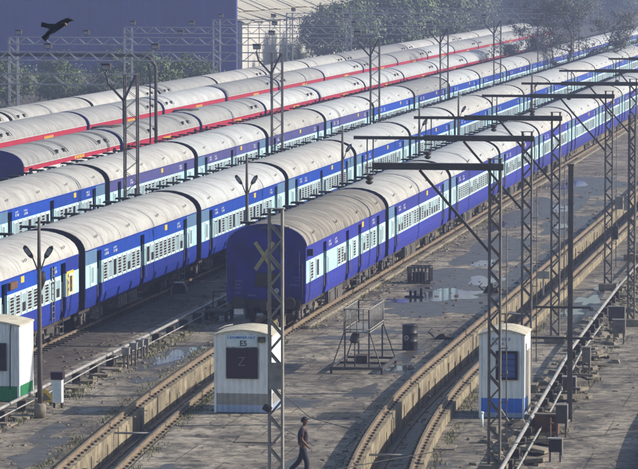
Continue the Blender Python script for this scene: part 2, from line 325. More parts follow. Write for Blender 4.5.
rail_prof = [(-0.07, -0.16), (0.07, -0.16), (0.07, -0.145), (0.012, -0.12), (0.012, -0.045), (0.036, -0.035), (0.036, 0), (-0.036, 0), (-0.036, -0.035), (-0.012, -0.045), (-0.012, -0.12), (-0.07, -0.145)]
def rail_mesh(fc, side, z, ys):
    mb = MB(); n = len(rail_prof); vs = []; fs = []
    for i, y in enumerate(ys):
        vs += [(fc(y) + side * HALF + x, y, z + zz) for x, zz in rail_prof]
        if i:
            for k in range(n): fs.append(((i - 1) * n + k, (i - 1) * n + (k + 1) % n, i * n + (k + 1) % n, i * n + k))
    return mb.add(vs, fs)
def pit_line(nm, fc, z, zf, label, ys=YS, floor_mat='pitfloor'):
    root = struct(put(nm, None)); root['label'] = label
    for s in (-1, 1):
        wl = MB(); xa = lambda y: fc(y) + s * HALF - WT; xb = lambda y: fc(y) + s * HALF + WT; zt = z - 0.16
        strip(wl, xa, xb, zt, ys=ys)
        strip(wl, xa, xa, zf, zt, ys=ys); strip(wl, xb, xb, zf, zt, ys=ys)
        wl.obj('pit_wall', 'pitwall', root)
        rail_mesh(fc, s, z, ys).obj('rail', 'rail', root)
        cl = MB(); y = ys[0]
        while y < 260:
            x = fc(y) + s * HALF
            for q in (-1, 1):
                cl.box(x + q * 0.12 - 0.04, x + q * 0.12 + 0.04, y - 0.06, y + 0.06, zt, zt + 0.045 + random.random() * 0.02)
            cl.box(x - 0.15, x + 0.15, y - 0.08, y + 0.08, zt, zt + 0.012)
            y += 0.62
        struct(cl.obj('rail_clips', 'clip', root), 'stuff')
        # small concrete buttress ledges on the inner face, pier by pier
        pr = MB(); y = ys[0] + 1.0
        xin = -s * WT
        while y < 230:
            x = fc(y) + s * HALF + xin
            pr.box(min(x, x - s * 0.035), max(x, x - s * 0.035), y - random.uniform(.1, .3), y + random.uniform(.1, .3), zf, zt - 0.1 - random.random() * 0.35)
            y += random.uniform(1.4, 4.2)
        struct(pr.obj('wall_piers', 'pitwall', root), 'stuff')
    fl = MB(); strip(fl, lambda y: fc(y) - HALF + WT - 0.02, lambda y: fc(y) + HALF - WT + 0.02, zf, ys=ys); fl.obj('pit_floor', floor_mat, root)
    dr = MB(); strip(dr, lambda y: fc(y) - 0.34, lambda y: fc(y) - 0.29, zf + 0.05, ys=ys); strip(dr, lambda y: fc(y) - 0.29, lambda y: fc(y) - 0.29, zf, zf + 0.05, ys=ys)
    dr.obj('drain_lip', 'conc', root)
    return root
pl = pit_line('inspection_pit', c_left, 0.0, -0.86, 'inspection pit track running under the X-marked van')
pr_ = pit_line('inspection_pit', c_right, RPZ, -0.66, 'curving empty inspection pit track with raised tan walls')
pe = pit_line('inspection_pit', c_edge, RPZ, -0.5, 'raised track at the right edge of the yard')
for root, fc, y, z in ((pl, c_left, 106.4, -0.2), (pr_, c_right, 100.8, 0.08), (pr_, c_right, 142.5, 0.05), (pl, c_left, 88, -0.2)):
    b = MB(); b.tube([(fc(y) - HALF + 0.2, y, z), (fc(y) + HALF - 0.2, y + 0.05, z)], 0.035, 6); b.obj('spacer_bar', 'pipe', root)
# debris and scrap on the pit floors
for fc, zf, root, ya, yb, nn in ((c_left, -0.86, pl, 92, 132, 120), (c_right, -0.66, pr_, 90, 200, 300)):
    d = MB()
    for i in range(nn):
        y = random.uniform(ya, yb); x = fc(y) + random.uniform(-0.5, 0.5); s = random.uniform(0.02, 0.09)
        d.box(x - s, x + s * random.uniform(0.5, 1.5), y - s, y + s * random.uniform(0.5, 3), zf, zf + random.uniform(0.01, 0.05))
    struct(d.obj('pit_rubble', 'conc', root), 'stuff')

# tracks under the other trains
for k in ('T2', 'T3', 'T4', 'T5', 'T6'):
    X = TX[k]; root = struct(put('track', None)); root['label'] = 'track under the trains'
    ys = [60, 120, 180, 260, 400, 640]
    b = MB(); strip(b, c_const(X - 1.7), c_const(X + 1.75), GZ + 0.008, ys=ys); b.obj('ballast', 'ballast', root)
    for s in (-1, 1): rail_mesh(c_const(X), s, 0.0, ys).obj('rail', 'rail', root)
    if k == 'T2':
        sl_ = MB()
        for i in range(150): sl_.box(X - 1.3, X + 1.3, 90 + i * 0.65, 90.25 + i * 0.65, GZ, GZ + 0.045)
        struct(sl_.obj('sleepers', 'under', root), 'stuff')
# damp kerb line beside the T1 rail
kb = MB()
for i in range(60): kb.box(-22.75, -22.52, 137 + i * 3.0, 139.94 + i * 3.0, GZ, 0.0 + random.uniform(-0.015, 0.01))
struct(kb.obj('kerb', 'conc'))

# ------------------------------------------------------------------ puddles and damp patches
def blob(name, cx, cy, rx, ry, m, z, seed, lobes=5, rot=0.0):
    rnd = random.Random(seed); n = 48; ph = [(rnd.uniform(0, 6.28), rnd.uniform(0.05, 0.26), k) for k in range(2, 2 + lobes)]
    vs = [(cx, cy, z)]; fs = []
    for i in range(n):
        a = 2 * math.pi * i / n; r = 1 + sum(am * math.sin(k * a + p) for p, am, k in ph) * 0.75 + rnd.uniform(-0.05, 0.05)
        x, y = rx * r * math.cos(a), ry * r * math.sin(a)
        vs.append((cx + x * math.cos(rot) - y * math.sin(rot), cy + x * math.sin(rot) + y * math.cos(rot), z))
    fs = [(0, 1 + i, 1 + (i + 1) % n) for i in range(n)]
    return struct(MB().add(vs, fs).obj(name, m))
pz = GZ + 0.004
for i, (cx, cy, rx, ry) in enumerate(((-18.7, 157, 2.3, 8.5), (-18.6, 146, 2.6, 3.2), (-19.6, 176, 1.6, 9), (-20.0, 205, 1.8, 12), (-19.6, 228, 2.2, 10), (-17.7, 194, 1.2, 8), (-25.9, 126, 0.9, 3.5), (-17.2, 124, 0.8, 2.0),
                                      (-19.6, 114, 1.2, 1.2), (-26.0, 150, 1.4, 9), (-12.9, 148, 0.8, 6), (-19.5, 136.5, 1.2, 1.0), (-20.9, 134, 0.9, 0.7), (-13.0, 100.5, 0.7, 0.5), (-13.0, 122, .8, 3))):
    blob('damp_patch', cx, cy, rx, ry, 'damp', pz + 0.004 + i * 0.00008, 40 + i)
for i in range(26):
    rr_ = random.Random(300 + i); y = rr_.uniform(96, 215); side_ = rr_.choice((-1, 1, -1)); base_ = rr_.choice((c_left, c_right, c_right))
    if base_ is c_left and y > 130: y = rr_.uniform(96, 130)
    blob('damp_patch', base_(y) + side_ * rr_.uniform(1.75, 2.9), y, rr_.uniform(0.25, 0.55), rr_.uniform(0.5, 2.6), 'damp', pz + 0.0062 + i * 0.00008, 340 + i)
for i, (cx, cy, rx, ry) in enumerate(((-19.0, 152.0, 1.45, 2.6), (-18.2, 158.8, 0.7, 2.6), (-20.3, 149.3, 0.8, 1.1), (-19.3, 168, 0.5, 2.2), (-20.6, 228, 0.9, 4.0), (-19.2, 206, 0.6, 3.0), (-18.0, 192.5, 0.4, 2.0), (-25.7, 126.4, 0.5, 2.0), (-25.4, 129.2, 0.25, 0.9),
                                      (-17.2, 124.2, 0.45, 1.0), (-12.9, 150.5, 0.5, 2.0), (-13.2, 145.4, 0.5, 1.6), (-12.6, 157, 0.4, 2.2), (-25.6, 153, 0.6, 3), (-21.4, 192, 0.5, 3))):
    blob('puddle', cx, cy, rx, ry, 'water', pz + 0.0095 + i * 0.0001, 70 + i)
# flat slab covers let into the apron
for i, (x, y, a, b) in enumerate(((-18.75, 104.9, 0.62, 0.75), (-13.2, 104.0, 0.45, 0.5))):
    o = MB().box(-a, a, -b, b, 0, 0.035).obj('slab_cover', 'conc', None, (x, y, pz)); o.rotation_euler[2] = 0.05
    tag(o, ('pale rectangular concrete cover on the apron left of the walking man', 'flat concrete cover on the apron in front of the blue-banded hut')[i], 'cover')

# ------------------------------------------------------------------ coaches
HW = 1.55
ROOFP = [(HW + 0.015, 3.13), (HW + 0.01, 3.22), (1.50, 3.37), (1.40, 3.52), (1.22, 3.67), (0.98, 3.80), (0.68, 3.90), (0.36, 3.965), (0.0, 3.985)]
ROOF = ROOFP + [(-x, z) for x, z in ROOFP[-2::-1]]
def seg_list(L, doors, dw):
    segs = []; y = 0.0
    for d in doors: segs.append((y, d - dw / 2)); y = d + dw / 2
    segs.append((y, L)); return segs
CACHE = {}
def coach_set(key, L, doors, dw, bands):
    """bands: dict upper / band / lower / end -> material names"""
    k = (key, L, tuple(doors), tuple(sorted(bands.items())))
    if k in CACHE: return CACHE[k]
    D = {}
    zb, zu = (1.70, 2.56) if key != 'lhb' else (1.70, bands.get('zu', 2.60))
    segs = seg_list(L, doors, dw)
    D['panels'] = []; D['zu'] = zu
    nm_lo = [(HW - 0.12, zb - 0.002), (HW, zb - 0.002), (HW, 1.34), (HW - 0.02, 1.15), (HW - 0.07, 0.92), (HW - 0.16, 0.90)]
    for s in (1, -1):
        sg_ = segs if s > 0 else [(0, L)]
        for i, (a, b) in enumerate(sg_):
            isend = s > 0 and len(sg_) > 1 and i in (0, len(sg_) - 1) and key == 'icf'
            D['panels'].append(('end_panel' if isend else 'upper_panel', MB().box(*sorted((s * (HW - 0.10), s * HW)), a, b, zu + 0.002, 3.14).mesh('upper_panel', bands['end' if isend else 'upper'])))
            D['panels'].append(('window_band', MB().box(*sorted((s * (HW - 0.10), s * (HW + 0.004))), a, b, zb, zu).mesh('window_band', bands['band'])))
            pts = [(s * x, z) for x, z in nm_lo]
            D['panels'].append(('lower_panel', MB().prof_y(pts if s > 0 else pts[::-1], a, b).mesh('lower_panel', bands['lower'])))
        D['panels'].append(('gutter', MB().box(*sorted((s * (HW + 0.002), s * (HW + 0.045))), 0.05, L - 0.05, 3.10, 3.135).mesh('gutter', bands['lower'])))
    for d in doors: D['panels'].append(('door_lintel', MB().box(HW - 0.10, HW, d - dw / 2, d + dw / 2, 2.98, 3.14).mesh('door_lintel', bands['upper'])))
    D['inner_shell'] = MB().box(-HW + 0.32, HW - 0.32, 0.02, L - 0.02, 0.98, 3.12).mesh('inner_shell', 'dark')
    rf = MB(); n = len(ROOF); ys = [0, 0.06] + [L * i / 12 for i in range(1, 12)] + [L - 0.06, L]
    vs = []; fs = []
    for j, y in enumerate(ys):
        q = 0.985 if j in (0, len(ys) - 1) else 1.0
        for x, z in ROOF: vs.append((x * q, y, 3.13 + (z - 3.13) * q))
        if j: fs += [((j - 1) * n + i, (j - 1) * n + i + 1, j * n + i + 1, j * n + i) for i in range(n - 1)]
    rf.add(vs, fs, 0, True)
    D['roof'] = rf.mesh('roof', bands['roof'])
    ribs = MB()
    for y in [L * i / 7 for i in range(1, 7)] + [1.0, L - 1.0]:
        vs = [(x * 1.004, y + dy, z + 0.006) for dy in (-0.025, 0.025) for x, z in ROOF]
        ribs.add(vs, [(i, i + 1, n + i + 1, n + i) for i in range(n - 1)], 0, True)
    D['roof_seams'] = ribs.mesh('roof_seams', bands['roof'])
    outline = [(HW - 0.02, 0.95)] + [(x * 0.985, z) for x, z in ROOF] + [(-HW + 0.02, 0.95)]
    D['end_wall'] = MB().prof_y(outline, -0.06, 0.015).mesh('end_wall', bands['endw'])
    bl = MB()   # vestibule bellows
    for i in range(5): bl.box(-0.62 - 0.04 * (i % 2), 0.62 + 0.04 * (i % 2), 0.07 + i * 0.09, 0.15 + i * 0.09, 1.05, 3.05 + 0.04 * (i % 2))
    D['bellows'] = bl.mesh('vestibule_bellows', 'black')
    uf = MB(); uf.box(-1.3, 1.3, 0.1, L - 0.1, 0.84, 0.96)
    for s in (-1, 1): uf.box(s * 1.2 - 0.05, s * 1.2 + 0.05, 0.1, L - 0.1, 0.70, 0.84)
    D['underframe'] = uf.mesh('underframe', 'under')
    CACHE[k] = D
    return D

# shared small pieces
win_frame = MB()
def ring(mb, w, h, t, x0, x1, mi=0, zc=0.0):
    mb.box(x0, x1, -w / 2, -w / 2 + t, zc - h / 2, zc + h / 2, mi); mb.box(x0, x1, w / 2 - t, w / 2, zc - h / 2, zc + h / 2, mi)
    mb.box(x0, x1, -w / 2 + t, w / 2 - t, zc - h / 2, zc - h / 2 + t, mi); mb.box(x0, x1, -w / 2 + t, w / 2 - t, zc + h / 2 - t, zc + h / 2, mi)
WW, WH = 0.70, 0.76
ring(win_frame, WW, WH, 0.065, 0.0, 0.035)
ME = {}
ME['frame'] = win_frame.mesh('window_frame', 'frame')
ME['pane_dark'] = MB().box(0.0, 0.012, -WW / 2 + 0.065, WW / 2 - 0.065, -WH / 2 + 0.065, WH / 2 - 0.065).mesh('pane', 'dark')
ME['pane_glass'] = MB().box(0.0, 0.012, -WW / 2 + 0.065, WW / 2 - 0.065, -WH / 2 + 0.065, WH / 2 - 0.065).mesh('pane', 'glass')
bars = MB()
for i in range(5): bars.box(0.014, 0.03, -WW / 2 + 0.065, WW / 2 - 0.065, -0.235 + i * 0.115, -0.219 + i * 0.115)
ME['bars'] = bars.mesh('window_bars', 'frame')
sh = MB()
for i in range(9):
    z = -0.285 + i * 0.066
    sh.add([(0.012, -0.285, z), (0.012, 0.285, z), (0.032, 0.285, z - 0.05), (0.032, -0.285, z - 0.05)], [(0, 1, 2, 3)])
ME['shutter'] = sh.mesh('shutter', 'shutter')
half = MB()
half.box(0.0, 0.012, -0.285, 0.285, -0.315, 0.0); 
for i in range(5):
    z = 0.02 + i * 0.062
    half.add([(0.012, -0.285, z + 0.05), (0.012, 0.285, z + 0.05), (0.032, 0.285, z), (0.032, -0.285, z)], [(0, 1, 2, 3)], 1)
ME['half_shutter'] = half.mesh('shutter', ['dark', 'shutter'])
def merged_window(kind):
    mb = MB(); ring(mb, WW, WH, 0.065, 0.0, 0.035, 0)
    mb.box(0.0, 0.012, -0.285, 0.285, -0.315, 0.315, 1)
    if kind == 'bars':
        for i in range(4): mb.box(0.014, 0.03, -0.285, 0.285, -0.22 + i * 0.135, -0.20 + i * 0.135, 0)
    return mb.mesh('window', ['frame', {'bars': 'dark', 'shut': 'shutter', 'glass': 'glass'}[kind]])
for kd in ('bars', 'shut', 'glass'): ME['w_' + kd] = merged_window(kd)
tw = MB(); ring(tw, 0.62, 0.78, 0.09, 0, 0.03); ME['toilet'] = tw.mesh('toilet_window', 'frame')
ME['toilet_pane'] = MB().box(0, 0.012, -0.22, 0.22, -0.30, 0.30).mesh('pane', 'shutter')
dm = MB().box(-0.03, 0.0, -0.34, 0.34, 0.0, 2.0); ME['door'] = dm.mesh('door', 'doorblue')
ME['door_window'] = MB().box(0.001, 0.012, -0.17, 0.17, 1.15, 1.7).mesh('door_window', 'glass')
hr = MB().tube([(0.03, 0, 0.25), (0.07, 0, 0.3), (0.07, 0, 1.35), (0.03, 0, 1.4)], 0.014, 6)
ME['handrails'] = hr.mesh('handrails', 'steel_light')
st = MB()
for i, z in enumerate((0.36, 0.62)): st.box(-0.22, 0.0, -0.3, 0.3, z, z + 0.03)
for y in (-0.3, 0.3): st.box(-0.05, -0.02, y - 0.015, y + 0.015, 0.36, 0.95)
ME['steps'] = st.mesh('door_steps', 'underlit')
vt = MB(); vt.lathe([(0.05, -0.05), (0.05, 0.05), (0.0501, 0.05)], 8); vt.prof_y([(-0.32, 0.07), (-0.30, 0.05), (0.30, 0.05), (0.32, 0.07), (0.26, 0.13), (-0.26, 0.13)], -0.16, 0.16)
ME['vent'] = vt.mesh('roof_ventilator', 'black')
lp = MB(); lp.tube([(0, -0.16, 0), (0.05, -0.16, 0.09), (0.05, -0.06, 0.12), (0.05, 0.06, 0.12), (0.05, 0.16, 0.09), (0, 0.16, 0)], 0.014, 5); ME['loop'] = lp.mesh('grab_loop', 'steel')
# bogie
bo = MB()
for s in (-1, 1):
    bo.box(s * 1.0 - 0.07, s * 1.0 + 0.07, -1.75, 1.75, 0.50, 0.66)
    bo.box(s * 1.0 - 0.09, s * 1.0 + 0.09, -0.45, 0.45, 0.28, 0.5)
    for y in (-1.448, 1.448):
        bo.box(s * 1.0 - 0.12, s * 1.0 + 0.12, y - 0.16, y + 0.16, 0.33, 0.60)
        for q in (-0.33, 0.33): bo.lathe([(0.085, 0.18), (0.105, 0.25), (0.085, 0.32), (0.105, 0.39), (0.085, 0.46), (0.105, 0.52)], 8, 0, (s * 1.0, y + q, 0))
    for q in (-0.28, 0.0, 0.28): bo.lathe([(0.09, 0.42), (0.11, 0.5), (0.09, 0.58), (0.11, 0.66), (0.09, 0.72)], 8, 0, (s * 1.12, q, 0))
bo.box(-1.0, 1.0, -0.25, 0.25, 0.5, 0.72)
ME['bogie'] = bo.mesh('bogie_frame', 'underlit')
wh = MB()
wprof = [(0.10, -0.09), (0.42, -0.07), (0.49, -0.065), (0.49, -0.035), (0.4575, -0.03), (0.45, 0.065), (0.38, 0.07), (0.36, 0.03), (0.14, 0.02), (0.12, 0.09)]
n = 20; vs = []; fs = []
for s in (-1, 1):
    b0 = len(vs)
    for r, x in wprof:
        for k in range(n): a = 2 * math.pi * k / n; vs.append((s * (0.84 + x), r * math.cos(a), 0.4575 + r * math.sin(a)))
    for i in range(len(wprof) - 1):
        for k in range(n): fs.append((b0 + i * n + k, b0 + i * n + (k + 1) % n, b0 + (i + 1) * n + (k + 1) % n, b0 + (i + 1) * n + k))
wh.add(vs, fs, 0, True); wh.tube([(-1.0, 0, 0.4575), (1.0, 0, 0.4575)], 0.085, 8)
ME['wheelset'] = wh.mesh('wheelset', 'under')
bb = MB()
bb.box(-0.28, 0.2, -0.8, 0.8, 0.34, 0.82)
for q in (-0.4, 0, 0.4): bb.box(0.19, 0.24, q - 0.17, q + 0.17, 0.4, 0.76)
ME['battery_box'] = bb.mesh('battery_box', 'underlit')
tk = MB(); tk.tube([(0.9, -1.1, 0.55), (0.9, 1.1, 0.55)], 0.24, 12)
ME['air_tank'] = tk.mesh('air_tank', 'under')
bf = MB()
for s in (-1, 1):
    bf.tube([(s * 0.98, 0, 1.03), (s * 0.98, -0.42, 1.03)], 0.09, 10); bf.tube([(s * 0.98, -0.42, 1.03), (s * 0.98, -0.50, 1.03)], 0.23, 14)
bf.tube([(0, 0, 1.0), (0, -0.35, 0.98)], 0.06, 8); bf.box(-0.12, 0.12, -0.5, -0.3, 0.72, 1.05)
bf.box(-1.35, 1.35, -0.08, 0.05, 0.78, 1.12)
for s in (-0.4, 0.4): bf.tube([(s, -0.05, 0.9), (s * 1.1, -0.25, 0.6), (s * 0.9, -0.2, 0.42)], 0.03, 6)
ME['buffers'] = bf.mesh('buffer_beam', 'under')
# small white marks: two short lines of coach lettering, too small to read
for v in range(3):
    mk = MB(); rnd = random.Random(v)
    for row, (z0, h) in enumerate(((0.0, 0.085), (-0.15, 0.11))):
        y = -0.32
        while y < 0.32:
            wd = rnd.uniform(0.045, 0.085)
            if rnd.random() > 0.18:
                mk.box(0, 0.004, y, y + wd * 0.28, z0, z0 + h); mk.box(0, 0.004, y, y + wd, z0 + h * (0 if rnd.random() < 0.5 else 0.8), z0 + h * (0.2 if rnd.random() < 0.5 else 1.0))
            y += wd + 0.03
    ME['marks%d' % v] = mk.mesh('lettering', 'paint')
ME['plate'] = MB().box(0, 0.012, -0.24, 0.24, -0.11, 0.11).mesh('yellow_plate', 'yellow')
ymk = MB()
for i in range(6): ymk.box(0, 0.01, -1.2 + i * 0.42, -1.2 + i * 0.42 + 0.26, -0.08, 0.08)
ME['yellow_marks'] = ymk.mesh('yellow_lettering', 'yellow')
ME['downpipe'] = MB().box(0.002, 0.06, -0.035, 0.035, 0.95, 3.1).mesh('downpipe', 'black')
ac = MB()
for y in (0, 0.5, 2.9, 3.4):
    n = len(ROOF); vs = [(x * 1.012, y + dy, z + 0.012) for dy in (-0.05, 0.05) for x, z in ROOF[2:-2]]
    k = len(ROOF) - 4; ac.add(vs, [(i, i + 1, k + i + 1, k + i) for i in range(k - 1)], 0, True)
for s in (-1, 1):
    for y in (0.9, 2.5): ac.box(*sorted((s * 1.36, s * 1.49)), y - 0.16, y + 0.16, 3.42, 3.62)
ME['roof_straps'] = ac.mesh('roof_straps', 'black')
ah = MB().prof_y([(0.75, 3.86), (0.6, 4.02), (-0.6, 4.02), (-0.75, 3.86)], 0.0, 2.6); ME['roof_hatch'] = ah.mesh('roof_hatch', 'under')

PREF = {}
def coach(train, idx, X, y0, L, kind, bands, doors, windows, label, near, cat='coach', first=False, win_seed=0, side=True, name='passenger_coach'):
    rnd = random.Random(win_seed * 131 + idx * 17 + 5)
    D = coach_set('lhb' if kind == 'lhb' else 'icf', L, doors, 0.78, bands)
    root = thing(name, label, cat, (X, y0, 0), 0, 'coaches of the ' + train)
    for nm in ('roof', 'roof_seams', 'inner_shell', 'underframe'):
        q = put(nm, D[nm], root)
        if nm == 'roof_seams': q['kind'] = 'stuff'
    for nm, me in D['panels']: put(nm, me, root)
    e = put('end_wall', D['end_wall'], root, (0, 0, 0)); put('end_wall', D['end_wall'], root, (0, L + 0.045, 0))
    put('vestibule_bellows', D['bellows'], root, (0, L, 0))
    for y in (3.2, L - 3.2):
        b = put('bogie', ME['bogie'], root, (0, y, 0))
        if near:
            for q in (-1.448, 1.448): put('wheelset', ME['wheelset'], b, (0, q, 0))
    if near:
        put('battery_box', ME['battery_box'], root, (1.22, L * 0.42, 0)); put('air_tank', ME['air_tank'], root, (0, L * 0.58, 0))
        if kind != 'lhb': put('battery_box', ME['battery_box'], root, (1.22, L * 0.33, 0.04))
    if kind == 'icf':
        for i in range(9): put('roof_ventilator', ME['vent'], root, (-0.92 + rnd.uniform(-.03, .03), 1.3 + i * (L - 2.6) / 8 + rnd.uniform(-.06, .06), 3.84))
        for f in (0.1, 0.37, 0.63, 0.9): put('grab_loop', ME['loop'], root, (1.44, L * f, 3.47))
    if not side: return root
    for d in doors:
        dd = put('door', ME['door'], root, (HW - 0.26 - rnd.uniform(0, .04), d, 0.96))
        if near: put('door_window', ME['door_window'], dd)
        [put('handrail', ME['handrails'], root, (HW - 0.02, d + q, 0.96)) for q in ((-0.47, 0.47) if near else ())]
        if near: put('door_steps', ME['steps'], root, (HW - 0.06, d, 0))
    for (y, t) in windows:
        if t == 'toilet':
            wd = put('window', ME['toilet'], root, (HW + 0.004, y, 2.13))
            put('pane', ME['toilet_pane'], wd)
            continue
        k = rnd.random() if t is None else t
        if near:
            wd = put('window', ME['frame'], root, (HW + 0.004, y, 2.12))
            if k < 0.52: put('pane', ME['pane_dark'], wd); put('window_bars', ME['bars'], wd)
            elif k < 0.72: put('shutter', ME['half_shutter'], wd)
            elif k < 0.88: put('pane', ME['pane_dark'], wd); put('shutter', ME['shutter'], wd)
            else: put('pane', ME['pane_glass'], wd)
        else:
            put('window', ME['w_bars' if k < 0.5 else 'w_shut' if k < 0.82 else 'w_glass'], root, (HW + 0.004, y, 2.12 if kind == 'icf' else D['zu'] - 0.42))
    if kind == 'icf':
        for y in (doors[0] + 1.3, doors[-1] - 1.4): put('lettering', ME['marks%d' % rnd.randrange(3)], root, (HW + 0.002, y, 2.86))
        put('lettering', ME['marks%d' % rnd.randrange(3)], root, (HW + 0.002, doors[0] + 2.9, 2.84))
        if rnd.random() < 0.75: put('yellow_plate', ME['plate'], root, (HW + 0.002, L * rnd.uniform(0.55, 0.7), 2.93))
    return root

def gs_windows(): return [(1.05, 'toilet'), (20.75 - 0.45, 'toilet')] + [(3.3 + i * 0.86, None) for i in range(8)] + [(11.3 + i * 0.86, None) for i in range(9)]
def sl_windows(): return [(1.05, 'toilet'), (20.3, 'toilet')] + [(3.2 + i * 0.885, None) for i in range(17)]
GS = ([2.35, 10.35, 19.2], gs_windows()); SL = ([2.2, 19.15], sl_windows())
LB = 21.45
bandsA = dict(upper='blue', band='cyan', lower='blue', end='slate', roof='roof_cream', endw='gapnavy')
def B(**k): d = dict(bandsA); d.update(k); return d

# T1: the train that ends in the X-marked van
P1 = 22.55; Y1 = 136.3
slr_doors = [4.55, 10.45, 13.85, 19.2]
slr_w = [(1.2, 0.1), (2.6, 0.95), (8.0, 0.1), (8.9, 0.1), (9.5, 0.6), (12.2, 0.1), (14.9, 0.6), (15.9, 0.1), (16.9, 0.75), (17.9, 0.1), (20.4, 'toilet')]
van = coach('front blue train', 0, TX['T1'], Y1, LB, 'icf', B(upper='vblue', lower='vblue', end='vblue', roof='roof_dirty', endw='endblue'), slr_doors, slr_w,
            'blue brake van with stained roof and a yellow X on its end', True, 'coach', win_seed=1)
xm = MB()
for a, b in (((-0.36, 3.28), (0.36, 2.22)), ((0.36, 3.28), (-0.36, 2.22))): xm.bar((a[0], 0, a[1]), (b[0], 0, b[1]), 0.012, 0.15)
xm = MB()
for sgn in (-1, 1):
    p, q = Vector((sgn * -0.36, 0, 3.28)), Vector((sgn * 0.36, 0, 2.22)); d = (q - p).normalized(); nn = Vector((d.z, 0, -d.x)) * 0.075
    oy = -0.004 * (sgn > 0)
    xm.add([p + nn + Vector((0, oy, 0)), p - nn + Vector((0, oy, 0)), q - nn + Vector((0, oy, 0)), q + nn + Vector((0, oy, 0))], [(0, 1, 2, 3)])
xm.obj('x_mark', mat('x_mark_yellow', (0.42, 0.36, 0.16), (0.28, 0.24, 0.12), 6, 0.7), van, (-0.06, -0.066, 0))
pn = MB(); pn.box(-0.42, 0.42, -0.10, -0.062, 1.55, 2.12); pn.box(-0.36, 0.36, -0.112, -0.10, 1.6, 2.07, 1); pn.obj('tail_board_panel', ['doorblue', 'xpaint'], van, (0.0, 0, 0)).data.materials[1] = M['under']
tl = MB(); tl.lathe([(0.10, 0), (0.11, 0.05), (0.08, 0.07)], 14); o = tl.obj('tail_lamp', 'lampglass', van, (0.42, -0.06, 1.42)); o.rotation_euler = (R(90), 0, 0)
put('buffer_beam', ME['buffers'], van, (0, -0.06, -0.03))
ld = MB()
for x in (1.30, 1.02):
    ld.tube([(x, -0.12, 0.8), (x, -0.12, 2.95)], 0.016, 6)
for i in range(7): ld.tube([(1.30, -0.12, 0.95 + i * 0.29), (1.02, -0.12, 0.95 + i * 0.29)], 0.012, 5)
ld.obj('ladder', 'endblue', van)
em = MB()
for (x, z, w_, h) in ((-1.2, 1.75, .28, .05), (-1.2, 1.62, .22, .05), (-1.22, 1.48, .3, .05), (1.05, 1.92, .3, .05), (1.05, 1.80, .25, .05), (0.95, 1.62, .35, .06), (-0.7, 1.2, .3, .06), (-1.2, 1.3, .2, .05)):
    for q in range(4): em.box(x + q * w_ / 4, x + q * w_ / 4 + w_ / 6, -0.064, -0.0615, z, z + h)
em.obj('end_lettering', mat('faint_lettering', (0.16, 0.15, 0.30), None, 6, 0.6), van)
rim = MB(); n = len(ROOF); vs = [(x * q, -0.075 + dy, 3.13 + (z - 3.13) * q) for dy in (0, 0.10) for q in (1.0, 1.012) for x, z in ROOF]
rim.add(vs, [(i, i + 1, n + i + 1, n + i) for i in range(n - 1)] + [(n + i, n + i + 1, 3 * n + i + 1, 3 * n + i) for i in range(n - 1)])
rim.obj('end_rim', 'endblue', van)
for x in (-1.32, 1.42): MB().tube([(x, -0.1, 1.15), (x, -0.13, 1.25), (x, -0.13, 2.35), (x, -0.1, 2.45)], 0.018, 6).obj('end_handrail', 'under', van)
for x in (-0.78, 0.78): MB().box(x - 0.02, x + 0.02, -0.072, -0.0605, 1.0, 3.3).obj('end_seam', 'endblue', van)
MB().box(-0.3, 0.9, -0.05, 0.0, 3.80, 3.86).obj('roof_step', 'steel_dark', van, (0, -0.02, 0.02))
for x in (-0.72, 0.3, 0.75): MB().tube([(x, -0.1, 1.0), (x + 0.03, -0.3, 0.75), (x + 0.02, -0.28, 0.5), (x - 0.05, -0.15, 0.42)], 0.025, 6).obj('brake_hose', 'black', van)
MB().box(-1.2, -0.85, -0.3, -0.26, 0.52, 0.72).obj('white_tag', 'paint', van)
hl = MB().tube([(0, 0, 0.7), (0, 0.05, 0.85), (0, 0, 1.0)], 0.03, 6); hl.obj('hose', 'black', van, (0.62, -0.3, -0.3))
bx = MB().box(-0.14, 0.14, -0.1, 0.1, 0, 0.26); bx.obj('junction_box', 'doorblue', van, (HW + 0.08, 0.35, 2.75))
for i in range(1, 9):
    dd, ww = (SL, GS)[i % 2 == 0 and i % 3 == 0]
    coach('front blue train', i, TX['T1'], Y1 + P1 * i, LB, 'icf', B(upper='vblue', lower='vblue', end='slate', roof=('roof_white', 'roof_cream', 'roof_white', 'roof_white', 'roof_cream')[i % 5]), dd, ww,
          f'blue coach, {ORD[i]} from the near end of the X-marked train', i < 5, win_seed=1)
